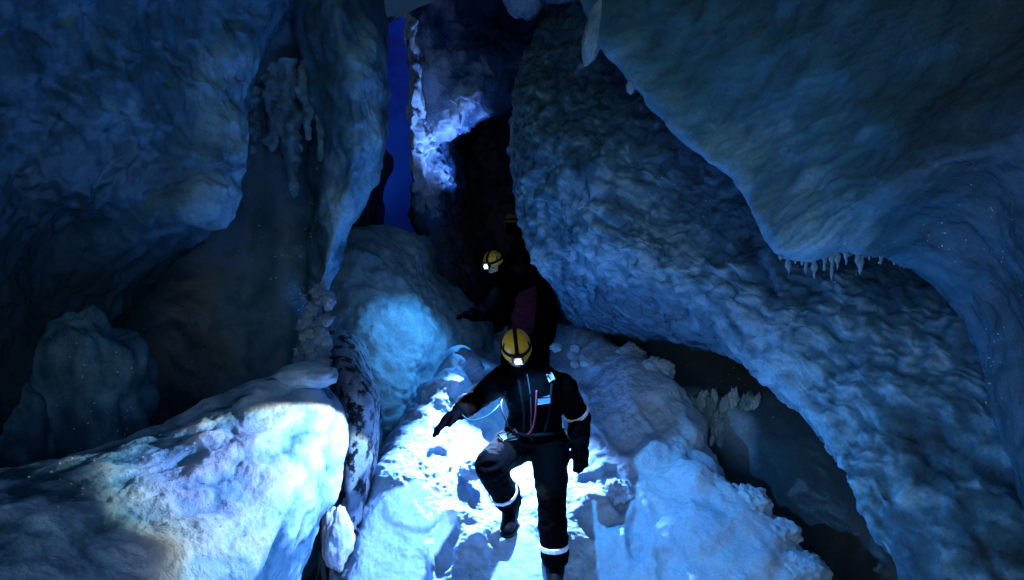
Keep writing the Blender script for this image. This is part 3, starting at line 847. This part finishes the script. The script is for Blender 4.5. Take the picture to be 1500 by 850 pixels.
def tube(name, pts, r, mat, parent, base, seg=8, res=8):
    A_ = cr_axis(np.array([list(p) for p in pts], float), (len(pts) - 1) * res + 1)
    bm = bmesh.new()
    rings = []
    for i, p in enumerate(A_):
        z = V(A_[min(i + 1, len(A_) - 1)] - A_[max(i - 1, 0)]).normalized()
        x = Vector((0.3, 1, 0.2)); x = (x - z * x.dot(z)).normalized(); y = z.cross(x)
        rings.append([bm.verts.new(V(p) + (x * math.cos(2 * math.pi * j / seg) + y * math.sin(2 * math.pi * j / seg)) * r) for j in range(seg)])
    for i in range(len(rings) - 1):
        for j in range(seg):
            f = bm.faces.new((rings[i][j], rings[i][(j + 1) % seg], rings[i + 1][(j + 1) % seg], rings[i + 1][j])); f.smooth = True
    bm.faces.new(rings[0]); bm.faces.new(rings[-1])
    bmesh.ops.recalc_face_normals(bm, faces=bm.faces)
    me = bpy.data.meshes.new(name); bm.to_mesh(me); bm.free()
    shift(me, base)
    return link(name, me, mat, parent)


def unit(v):
    v = np.array(v, float)
    return v / np.linalg.norm(v)


def cuff(name, a, b, r, width, mat, parent, base, t=0.5, flat=1.0, side=None):
    """Tape ring round a limb a-b at fraction t."""
    a, b = np.array(a), np.array(b)
    z = unit(b - a); c = a + (b - a) * t
    x = np.array(side if side is not None else (1, 0, 0.01), float); x = unit(x - z * x.dot(z)); y = np.cross(z, x)
    bm = bmesh.new()
    rings = []
    n = 28
    for h, rr in ((-.5, r - .006), (-.5, r), (-.25, r + .0015), (.25, r + .0015), (.5, r), (.5, r - .006)):
        rings.append([bm.verts.new(V(c + z * h * width + (x * math.cos(2 * math.pi * j / n) + y * flat * math.sin(2 * math.pi * j / n)) * rr * (1 + .02 * math.sin(3 * j)))) for j in range(n)])
    for i in range(len(rings)):
        k = (i + 1) % len(rings)
        for j in range(n):
            bm.faces.new((rings[i][j], rings[i][(j + 1) % n], rings[k][(j + 1) % n], rings[k][j]))
    bmesh.ops.recalc_face_normals(bm, faces=bm.faces)
    me = bpy.data.meshes.new(name); bm.to_mesh(me); bm.free()
    shift(me, base)
    return link(name, me, mat, parent)


def bevel_box(name, c, half, X, Y, Z, mat, parent, base, bev=0.3):
    bm = bmesh.new()
    bmesh.ops.create_cube(bm, size=2.0)
    c = np.array(c)
    for v in bm.verts:
        p = c + np.array(X) * v.co.x * half[0] + np.array(Y) * v.co.y * half[1] + np.array(Z) * v.co.z * half[2]
        v.co = V(p)
    bmesh.ops.bevel(bm, geom=list(bm.edges), offset=min(half) * bev, segments=3, affect='EDGES', profile=0.6)
    bmesh.ops.recalc_face_normals(bm, faces=bm.faces)
    for f in bm.faces: f.smooth = True
    me = bpy.data.meshes.new(name); bm.to_mesh(me); bm.free()
    shift(me, base)
    return link(name, me, mat, parent)


def make_helmet(root, base, c, up, fwd, r, shell_mat):
    up, fwd = unit(up), unit(fwd)
    fwd = unit(fwd - up * fwd.dot(up)); rt = np.cross(fwd, up)

    def dome_pt(th, ph, k=1.0):        # th from the crown, ph round (0 = front)
        e = np.array([0.90, 1.08, 1.0]) * r * k
        s, cth = math.sin(th), math.cos(th)
        return c + rt * math.sin(ph) * s * e[0] + fwd * math.cos(ph) * s * e[1] + up * cth * e[2]
    bm = bmesh.new()
    nt_, npp = 18, 48
    rows = []
    for i in range(nt_ + 1):
        th = R(98) * i / nt_
        row = []
        for j in range(npp):
            ph = 2 * math.pi * j / npp
            k = 1.0 - 0.018 * (0.5 + 0.5 * math.cos(6 * ph)) * math.sin(th) ** 2
            p = dome_pt(th, ph, k)
            row.append(p)
        rows.append(row)
    # short brim, deeper at the front
    rows.append([rows[-1][j] + unit(rows[-1][j] - c - up * np.dot(rows[-1][j] - c, up)) * r * (0.05 + 0.12 * max(0, math.cos(2 * math.pi * j / npp)) ** 2) - up * r * 0.07 for j in range(npp)])
    rows.append([rows[-1][j] - up * r * 0.05 for j in range(npp)])
    rows.append([dome_pt(R(98), 2 * math.pi * j / npp, 0.92) - up * r * 0.05 for j in range(npp)])
    rows.append([dome_pt(R(75), 2 * math.pi * j / npp, 0.90) for j in range(npp)])
    vv = [[bm.verts.new(V(p)) for p in row] for row in rows[1:]]
    top = bm.verts.new(V(rows[0][0]))
    for j in range(npp):
        bm.faces.new((top, vv[0][j], vv[0][(j + 1) % npp]))
    for i in range(len(vv) - 1):
        for j in range(npp):
            bm.faces.new((vv[i][j], vv[i + 1][j], vv[i + 1][(j + 1) % npp], vv[i][(j + 1) % npp]))
    bmesh.ops.recalc_face_normals(bm, faces=bm.faces)
    for f in bm.faces: f.smooth = True
    me = bpy.data.meshes.new('helmet'); bm.to_mesh(me); bm.free()
    shift(me, base)
    h = link('helmet', me, shell_mat, root)

    def strip(name, path, width, k=1.035):   # webbing following the shell
        bm = bmesh.new()
        L_, L2 = [], []
        for i, (th, ph) in enumerate(path):
            th2, ph2 = path[min(i + 1, len(path) - 1)]; th1, ph1 = path[max(i - 1, 0)]
            p = dome_pt(th, ph, k); q = unit(dome_pt(th2, ph2, k) - dome_pt(th1, ph1, k))
            nrm = unit(p - c); s = np.cross(nrm, q)
            for lst, kk in ((L_, 0), (L2, -0.012)):
                lst.append([bm.verts.new(V(p + s * width / 2 + nrm * kk)), bm.verts.new(V(p - s * width / 2 + nrm * kk))])
        for i in range(len(L_) - 1):
            bm.faces.new((L_[i][0], L_[i][1], L_[i + 1][1], L_[i + 1][0]))
            bm.faces.new((L_[i][0], L_[i + 1][0], L2[i + 1][0], L2[i][0]))
            bm.faces.new((L_[i][1], L2[i][1], L2[i + 1][1], L_[i + 1][1]))
        bmesh.ops.recalc_face_normals(bm, faces=bm.faces)
        me = bpy.data.meshes.new(name); bm.to_mesh(me); bm.free(); shift(me, base)
        return link(name, me, M_band, h)
    strip('strap', [(R(82), 2 * math.pi * j / 40) for j in range(41)], r * 0.24)
    strip('strap', [(R(80 - 4 * j), 0.0 if j <= 20 else math.pi) if j <= 20 else (R(4 * j - 80), math.pi) for j in range(41)], r * 0.24)
    for sg in (-1, 1):
        strip('strap', [(R(84 - 4 * j), sg * R(62 + 1.2 * j)) for j in range(8)], r * 0.10)
    # chin strap sides
    # headlamp on the front
    lc = dome_pt(R(88), 0.0, 1.16)
    lamp = bevel_box('headlamp', lc, (r * .27, r * .17, r * .21), rt, fwd, up, M_lamp, root, base, 0.5)
    bm = bmesh.new()
    rows = []
    fc = lc + fwd * r * .18
    for i, (rr, zz) in enumerate(((.17, 0), (.17, .04), (.13, .075), (.07, .09), (.001, .095))):
        rows.append([bm.verts.new(V(fc + (rt * math.cos(2 * math.pi * j / 24) + up * math.sin(2 * math.pi * j / 24)) * rr * r + fwd * zz * r)) for j in range(24)])
    for i in range(len(rows) - 1):
        for j in range(24):
            f = bm.faces.new((rows[i][j], rows[i][(j + 1) % 24], rows[i + 1][(j + 1) % 24], rows[i + 1][j])); f.smooth = True
    bmesh.ops.recalc_face_normals(bm, faces=bm.faces)
    me = bpy.data.meshes.new('lens'); bm.to_mesh(me); bm.free(); shift(me, base)
    link('lens', me, M_lens, lamp)
    return h, lamp, fc + fwd * r * .16


def beam(name, pos, aim, power, half, blend, col, parent, base, radius=0.012, rim=None):
    ld = bpy.data.lights.new(name, 'SPOT')
    ld.energy = power
    ld.color = col
    ld.spot_size = 2 * R(half)
    ld.spot_blend = blend
    ld.shadow_soft_size = radius
    if rim:     # the lens throws a warm fringe at the edge of its beam
        ld.color = (1, 1, 1)
        ld.use_nodes = True
        t = ld.node_tree
        em = t.nodes['Emission']
        tc = t.nodes.new('ShaderNodeTexCoord')
        sp = t.nodes.new('ShaderNodeSeparateXYZ')
        ab = t.nodes.new('ShaderNodeMath'); ab.operation = 'ABSOLUTE'
        mr = t.nodes.new('ShaderNodeMapRange')
        ch = math.cos(R(half))
        mr.inputs['From Min'].default_value = ch; mr.inputs['From Max'].default_value = math.cos(R(half - 4))
        rp = t.nodes.new('ShaderNodeValToRGB')
        rp.color_ramp.elements[0].position = 0.25; rp.color_ramp.elements[0].color = (0.46, 0.50, 0.38, 1)
        rp.color_ramp.elements[1].position = 1.0; rp.color_ramp.elements[1].color = (*col, 1)
        k_ = rp.color_ramp.elements.new(0.6); k_.color = (0.34, 0.58, 0.72, 1)
        L = t.links.new
        L(tc.outputs['Normal'], sp.inputs[0]); L(sp.outputs['Z'], ab.inputs[0]); L(ab.outputs[0], mr.inputs['Value'])
        L(mr.outputs[0], rp.inputs['Fac']); L(rp.outputs['Color'], em.inputs['Color'])
    o = bpy.data.objects.new(name, ld)
    COL.objects.link(o)
    d = V(np.array(aim) - np.array(pos))
    o.rotation_euler = d.to_track_quat('-Z', 'Y').to_euler()
    o.location = V(np.array(pos) - np.array(base))
    o.parent = parent
    return o


def glove(name, wrist, tip, palm_n, thumb_dir, parent, base, r=0.056):
    wrist, tip = np.array(wrist), np.array(tip)
    ax = unit(tip - wrist); L_ = np.linalg.norm(tip - wrist)
    n = unit(np.array(palm_n) - ax * np.dot(palm_n, ax)); s = np.cross(n, ax)
    if np.dot(s, thumb_dir) < 0: s = -s
    bm = bmesh.new()
    # gauntlet, palm, four fingers, thumb
    cone_pts(bm, wrist - ax * .07, wrist + ax * .02, r * 1.25, r * 1.0)
    ell(bm, wrist + ax * L_ * .36, (r * 1.15, r * .72, L_ * .30), s, n, ax)
    for k, (off, ln) in enumerate(((.036, .93), (.012, 1.0), (-.012, .96), (-.035, .84))):
        k0 = wrist + ax * L_ * .52 + s * off
        k1 = wrist + ax * L_ * (.52 + .27 * ln) + s * off * 1.05 + n * .010
        k2 = wrist + ax * L_ * (.93 * ln) + s * off * .95 + n * .030
        cone_pts(bm, k0, k1, .0195, .0175, 12)
        cone_pts(bm, k1, k2, .0175, .0135, 12)
    t0 = wrist + ax * L_ * .22 + s * r * .7
    t1 = wrist + ax * L_ * .42 + s * r * 1.45 + n * .012
    t2 = wrist + ax * L_ * .58 + s * r * 1.55 + n * .026
    cone_pts(bm, t0, t1, .019, .017, 12); cone_pts(bm, t1, t2, .017, .013, 12)
    me = remeshed(bm, 0.006, 2, name)
    c, nn = get_co(me)
    set_co(me, c + nn * (0.003 * fbm(c, 35, 3, 2))[:, None] - np.array(base))
    return link(name, me, M_glove, parent)


def boot(name, ankle, toe, up, parent, base):
    ankle, toe = np.array(ankle), np.array(toe)
    up = unit(up); f = toe - ankle; f = unit(f - up * np.dot(f, up)); s = np.cross(f, up)
    bm = bmesh.new()
    sole = ankle - up * .085
    cone_pts(bm, ankle + up * .10, ankle - up * .02, .066, .060)
    cone_pts(bm, sole - f * .04 + up * .02, sole + f * .10 + up * .015, .052, .050, flat=.8, side=s)
    cone_pts(bm, sole + f * .06 + up * .01, sole + f * .17 + up * .01, .055, .045, flat=.75, side=s)
    cone_pts(bm, ankle - up * .01, sole + f * .10 + up * .03, .058, .045)
    me = remeshed(bm, 0.008, 3, name)
    c, nn = get_co(me)
    h = (c - sole) @ up
    c = c + np.outer(np.maximum(0, -0.02 - h), up)       # flat sole
    set_co(me, c - np.array(base))
    b = link(name, me, M_boot, parent)
    bm = bmesh.new()
    ring = []
    for k in range(32):
        a = 2 * math.pi * k / 32
        lx = math.cos(a); ly = math.sin(a)
        wdt = .050 + .008 * (lx > 0)
        ring.append(sole + f * (.055 + .155 * lx) + s * wdt * np.sign(ly) * abs(ly) ** .7 - up * .018)
    lo = [bm.verts.new(V(p - up * .022)) for p in ring]; hi = [bm.verts.new(V(p)) for p in ring]
    for k in range(32):
        bm.faces.new((lo[k], lo[(k + 1) % 32], hi[(k + 1) % 32], hi[k]))
    bm.faces.new(lo); bm.faces.new(hi)
    bmesh.ops.recalc_face_normals(bm, faces=bm.faces)
    me = bpy.data.meshes.new('sole'); bm.to_mesh(me); bm.free(); shift(me, base)
    link('sole', me, M_boot, b)
    return b


def make_person(J_, label, group, suit, bulk=1.0, helmet_r=0.108, shell=None, vest=None):
    """J_: joints in world space; returns root and lamp data."""
    j = {k: np.array(v, float) for k, v in J_.items() if not k.startswith('_')}
    base = (j['ankle_l'] + j['ankle_r']) / 2
    base[2] = min(j['ankle_l'][2], j['ankle_r'][2]) - 0.10
    root = bpy.data.objects.new('person', None)
    COL.objects.link(root)
    root.location = V(base)
    tag(root, label, 'person', group)
    up, fwd = unit(J_['_hup']), unit(J_['_hfwd'])
    fwd = unit(fwd - up * fwd.dot(up)); rt = np.cross(fwd, up)
    k = bulk
    bm = bmesh.new()
    side = unit(j['sho_l'] - j['sho_r'])
    fr = unit(np.cross(side, unit(j['neck'] - j['pelvis'])))
    cone_pts(bm, j['pelvis'], j['spine'], .165 * k, .150 * k, 24, .74, side)
    cone_pts(bm, j['spine'], j['chest'], .152 * k, .172 * k, 24, .76, side)
    cone_pts(bm, j['sho_l'] - side * .05, j['sho_r'] + side * .05, .088 * k, .088 * k)
    cone_pts(bm, j['chest'], j['neck'], .150 * k, .075 * k, 20, .8, side)
    cone_pts(bm, j['neck'], j['head'] - up * .03, .066, .066)
    # head with face
    hc = j['head']
    ell(bm, hc + up * .015, (.078, .098, .110), rt, fwd, up)
    ell(bm, hc - up * .055 + fwd * .022, (.058, .070, .062), rt, fwd, up)
    cone_pts(bm, hc + fwd * .088 + up * .012, hc + fwd * .112 - up * .022, .010, .016, 10)     # nose
    ell(bm, hc - up * .058 + fwd * .090, (.024, .010, .009), rt, fwd, up, 8)                    # mouth
    ell(bm, hc - up * .095 + fwd * .072, (.024, .018, .018), rt, fwd, up, 8)                    # chin
    for s in (-1, 1):
        ell(bm, hc + rt * s * .081 - up * .01, (.012, .022, .034), rt, fwd, up, 8)              # ears
        ell(bm, hc + rt * s * .036 + fwd * .083 + up * .004, (.017, .012, .011), rt, fwd, up, 8)
    for s in ('l', 'r'):
        cone_pts(bm, j['sho_' + s], j['elb_' + s], .082 * k, .064 * k)
        cone_pts(bm, j['elb_' + s], j['wri_' + s], .068 * k, .057 * k)
        cone_pts(bm, j['hip_' + s], j['kne_' + s], .115 * k, .080 * k)
        cone_pts(bm, j['kne_' + s], j['ankle_' + s] + (j['kne_' + s] - j['ankle_' + s]) * .15, .084 * k, .072 * k)
        cone_pts(bm, j['pelvis'], j['hip_' + s], .13 * k, .115 * k)
    me = remeshed(bm, 0.012, 5, 'body')
    c, n = get_co(me)
    # cloth folds everywhere but the head
    hd = np.linalg.norm(c - hc, axis=1)
    mcl = smooth(.13, .19, hd)
    fold = 0.014 * fbm(c * np.array([1, 1, 1.9]), 8, 3, 5) + 0.010 * (1 - np.abs(fbm(c * np.array([1, 1, 2.4]), 7, 2, 9)) * 3) * smooth(-.1, .3, fbm(c, 3, 2, 11))
    set_co(me, c + n * (fold * mcl)[:, None] - base)
    body = link('body', me, suit, root)
    me.materials.append(M_skin)
    if vest is not None:
        me.materials.append(vest)
    mi = np.zeros(len(me.polygons), np.int32)
    pc = np.zeros(len(me.polygons) * 3, np.float32); me.polygons.foreach_get('center', pc)
    pc = pc.reshape(-1, 3) + base
    rel = pc - hc
    face = (np.linalg.norm(rel, axis=1) < .135) & (rel @ fwd > .05) & (rel @ up > -.045)
    mi[face] = 1
    if vest is not None:
        t_ax = unit(j['neck'] - j['pelvis'])
        q = pc - j['spine']
        inn = (np.abs(q @ side + .10) < .11) & (q @ t_ax > -.10) & (q @ t_ax < .36) & (q @ (fr if fr[1] < 0 else -fr) > 0.02) & ~face
        mi[inn & (np.linalg.norm(rel, axis=1) > .14)] = 2
    me.polygons.foreach_set('material_index', mi)
    me.polygons.foreach_set('use_smooth', np.ones(len(mi), bool))
    for s in (-1, 1):      # eyes
        bm = bmesh.new(); ell(bm, hc + rt * s * .034 + fwd * .0885 + up * .006, (.012, .010, .008), rt, fwd, up, 8)
        me = bpy.data.meshes.new('eye'); bm.to_mesh(me); bm.free(); shift(me, base); link('eye', me, M_eye, root)
    for s in ('l', 'r'):
        glove('glove', j['wri_' + s], j['tip_' + s], J_['_palm_' + s], J_['_thumb_' + s], root, base)
        boot('boot', j['ankle_' + s], j['toe_' + s], (0, 0, 1), root, base)
    h, lamp, lp = make_helmet(root, base, hc + up * .045 + fwd * .004, up, fwd, helmet_r, shell or M_yel)
    return root, base, j, lamp, lp


LED = (0.10, 0.42, 1.0)
LED_HOT = (0.27, 0.46, 1.0)

# front climber stepping down the snow
JF = dict(pelvis=at(780, 638, 4.55), spine=at(784, 605, 4.48), chest=at(782, 572, 4.40), neck=at(768, 540, 4.30), head=at(757, 513, 4.22),
          sho_r=at(737, 556, 4.38), elb_r=at(703, 580, 4.60), wri_r=at(678, 600, 4.38), tip_r=at(628, 635, 4.26),
          sho_l=at(822, 566, 4.42), elb_l=at(849, 612, 4.58), wri_l=at(848, 648, 4.45), tip_l=at(853, 695, 4.38),
          hip_r=at(754, 652, 4.58), kne_r=at(717, 682, 4.22), ankle_r=at(748, 742, 4.55), toe_r=at(742, 770, 4.36),
          hip_l=at(806, 652, 4.56), kne_l=at(808, 724, 4.24), ankle_l=at(813, 832, 4.27), toe_l=at(812, 862, 4.06),
          _hup=(-0.08, -0.60, 0.80), _hfwd=(0.07, -0.80, -0.60),
          _palm_r=(0.2, -0.3, -1.0), _thumb_r=(0.6, -0.4, -0.5), _palm_l=(-0.6, -1, 0), _thumb_l=(-1, -0.3, 0))
rootF, baseF, jf, lampF, lpF = make_person(JF, 'person in dark coverall and yellow helmet stepping down snow, one glove held out', 'people descending the ice passage', M_suit, 1.12, 0.098)

# middle climber, leaning out with one arm
JB = dict(pelvis=at(770, 498, 7.15), spine=at(770, 468, 7.12), chest=at(768, 437, 7.05), neck=at(746, 408, 6.92), head=at(724, 388, 6.80),
          sho_r=at(738, 422, 6.85), elb_r=at(716, 456, 6.75), wri_r=at(694, 461, 6.60), tip_r=at(668, 462, 6.50),
          sho_l=at(792, 418, 7.10), elb_l=at(806, 458, 7.18), wri_l=at(804, 492, 7.08), tip_l=at(802, 520, 7.02),
          hip_r=at(754, 505, 7.12), kne_r=at(748, 548, 6.98), ankle_r=at(752, 592, 7.05), toe_r=at(746, 604, 6.85),
          hip_l=at(786, 505, 7.15), kne_l=at(790, 548, 7.02), ankle_l=at(792, 590, 7.1), toe_l=at(790, 602, 6.9),
          _hup=(-0.25, -0.30, 0.90), _hfwd=(-0.42, -0.80, -0.35),
          _palm_r=(0, -0.2, -1.0), _thumb_r=(0, -1, 0.4), _palm_l=(-0.6, -1, 0), _thumb_l=(-1, -0.3, 0))
rootB, baseB, jb, lampB, lpB = make_person(JB, 'stooped person in dark red front jacket behind the stepping person, arm reaching out', 'people descending the ice passage', M_suit2, 1.22, 0.102, M_yel2, M_vest)


# last climber, almost lost in the dark
def far(px, py, D):
    return at(746 + (px - 724) * 0.80 + 4, 330 + (py - 388) * 0.80, D * 1.24)


def refar(p):
    d = np.array(p) - CAM
    D = d @ FW
    return far(750 + d[0] / D * F, 425 - (d @ UP) / D * F, D)


JC = {k: (v if k.startswith('_') else refar(v)) for k, v in JB.items()}
JC['_hup'] = (0.05, 0.1, 1.0)
JC['_hfwd'] = (-0.60, 0.80, 0.20)
rootC, baseC, jc, lampC, lpC = make_person(JC, 'person deep in the dark passage showing only a dim yellow helmet', 'people descending the ice passage', M_suit2, 1.1, 0.102, M_yel3)

# reflective tape and gear on the front climber
a = jf
cuff('reflective_band', a['elb_r'], a['wri_r'], .078, .030, M_refl, rootF, baseF, 0.72)
cuff('reflective_band', a['sho_l'], a['elb_l'], .087, .026, M_refl, rootF, baseF, 0.80)
cuff('reflective_band', a['kne_r'], a['ankle_r'], .096, .026, M_refl, rootF, baseF, 0.62)
cuff('reflective_band', a['kne_l'], a['ankle_l'], .090, .030, M_refl, rootF, baseF, 0.70)
from mathutils.bvhtree import BVHTree
bodyF = [o_ for o_ in rootF.children if o_.name.startswith('body')][0]
bvhF = BVHTree.FromPolygons([v.co + V(baseF) for v in bodyF.data.vertices], [tuple(p.vertices) for p in bodyF.data.polygons])


def on_suit(px, py, lift=0.004, D=4.3):
    d = V(at(px, py, 1.0) - CAM).normalized()
    h, n, _, _ = bvhF.ray_cast(V(CAM), d)
    if h is None:
        return at(px, py, D), np.array([0, -1, 0.2])
    return np.array(h + n * lift), np.array(n)


def badge(name, px, py, half, mat, roll=0.0):
    p, n = on_suit(px, py, 0.002)
    x = unit(np.cross((0, 0, 1), n)); z = np.cross(n, x)
    x, z = x * math.cos(roll) + z * math.sin(roll), z * math.cos(roll) - x * math.sin(roll)
    return bevel_box(name, p, (half[0], .008, half[1]), x, n, z, mat, rootF, baseF, .4)


cw = V(jf['wri_r'])
tube('cord', [np.array(cw) + (0.0, -.06, -.02), at(690, 616, 4.25), at(712, 610, 4.22), at(727, 598, 4.22), on_suit(742, 580, .006)[0]], .0035, M_teal, rootF, baseF)
tube('cable', [on_suit(742, 572, .008)[0], at(734, 592, 4.22), at(739, 612, 4.24), on_suit(750, 628, .01)[0], on_suit(760, 634, .008)[0]], .0055, M_blkc, rootF, baseF)
tube('rope_loop', [on_suit(px, py, .008)[0] for px, py in ((786, 572), (785, 590), (784, 608), (780, 626), (772, 636), (762, 636), (754, 628))], .006, M_redc, rootF, baseF)
tube('harness_belt', [on_suit(px, py, .006)[0] for px, py in ((752, 634), (765, 636), (780, 637), (795, 636), (812, 634), (824, 630))], .013, M_band, rootF, baseF)
for pa in (((760, 556), (764, 580), (768, 606), (768, 632)), ((808, 562), (806, 585), (803, 608), (798, 632))):
    tube('harness_strap', [on_suit(px, py, .004)[0] for px, py in pa], .010, M_band, rootF, baseF)
tube('zip', [on_suit(px, py, .003)[0] for px, py in ((772, 548), (776, 570), (778, 595), (778, 620), (779, 645))], .004, M_lamp, rootF, baseF)
badge('reflective_patch', 806, 553, (.020, .022), M_refl, .2)
badge('chest_badge', 796, 586, (.040, .022), M_patch, .1)
badge('hip_pouch', 744, 640, (.055, .035), M_pouch, .2)

# ------------------------------------------------------------------ headlamp beams, with added fill lamps
def toward(p, az, el):
    az, el = R(az), R(el)
    return np.array(p) + np.array([math.sin(az) * math.cos(el), -math.cos(az) * math.cos(el), math.sin(el)])


beam('headlamp_beam', lpF, toward(lpF, -62, -54), 430, 49.5, 0.08, LED_HOT, lampF, (0, 0, 0), rim=True)  # aimed at the boulder, standing in for an unseen lamp beside the camera
beam('headlamp_fill', lpF, at(980, 900, 4.0), 110, 72, 0.9, LED, lampF, (0, 0, 0))  # wide fill added to brighten the near snow
beam('headlamp_beam', lpB, at(722, 700, 4.9), 5400, 23, 0.7, LED_HOT, lampB, (0, 0, 0))
beam('headlamp_fill', lpB, toward(lpB, -80, -70), 72, 60, 0.45, LED, lampB, (0, 0, 0), rim=True)  # added to light the buttress, in place of the unseen camera-side lamp
beam('headlamp_beam', lpC, at(622, 150, 8.65), 230, 30, 0.8, LED_HOT, lampC, (0, 0, 0))  # lamp out of sight, added to light the far pillar
for lamp_, base_ in ((lampF, baseF), (lampB, baseB), (lampC, baseC)):
    for ch in lamp_.children:
        if ch.type == 'LIGHT':
            ch.location = ch.location - V(base_)

# ------------------------------------------------------------------ loose frost crystals that catch the light
M_crys = plain('frost_crystal', (0.85, 0.92, 0.97), 0.08, spec=0.9)
random.seed(21)
dg_ = bpy.context.evaluated_depsgraph_get()
bmc = bmesh.new()
zones = [(438, 436, 7, 9, 26), (456, 350, 8, 18, 10), (470, 300, 10, 30, 8), (1452, 540, 9, 22, 18), (1430, 380, 40, 60, 30), (1060, 590, 30, 26, 40), (150, 560, 60, 60, 30),
         (100, 690, 60, 30, 20), (250, 690, 60, 50, 40), (420, 380, 40, 50, 22), (1000, 180, 80, 80, 14), (1280, 360, 60, 20, 24), (640, 70, 18, 40, 16), (900, 640, 90, 90, 40)]
for zx, zy, sx, sy, n_ in zones:
    for _ in range(n_):
        d_ = V(at(random.gauss(zx, sx), random.gauss(zy, sy), 1.0) - CAM).normalized()
        ok_, loc_, nor_, _i, ob_, _m = SC.ray_cast(dg_, V(CAM), d_)
        if not ok_ or ob_.parent is not None:
            continue
        r_ = random.uniform(.002, .0055)
        rot_ = Matrix.Rotation(random.uniform(0, 6), 3, 'X') @ Matrix.Rotation(random.uniform(0, 6), 3, 'Y')
        vv_ = [bmc.verts.new(loc_ + nor_ * r_ * .5 + rot_ @ Vector(q) * r_) for q in ((1, 0, 0), (-1, 0, 0), (0, 1, 0), (0, -1, 0), (0, 0, 1.6), (0, 0, -1.6))]
        for a_, b_, c_ in ((0, 2, 4), (2, 1, 4), (1, 3, 4), (3, 0, 4), (2, 0, 5), (1, 2, 5), (3, 1, 5), (0, 3, 5)):
            bmc.faces.new((vv_[a_], vv_[b_], vv_[c_]))
me_ = bpy.data.meshes.new('frost_crystals'); bmc.to_mesh(me_); bmc.free()
tag(link('frost_crystals', me_, M_crys), 'tiny glinting frost crystals scattered over the ice', 'frost', kind='stuff')
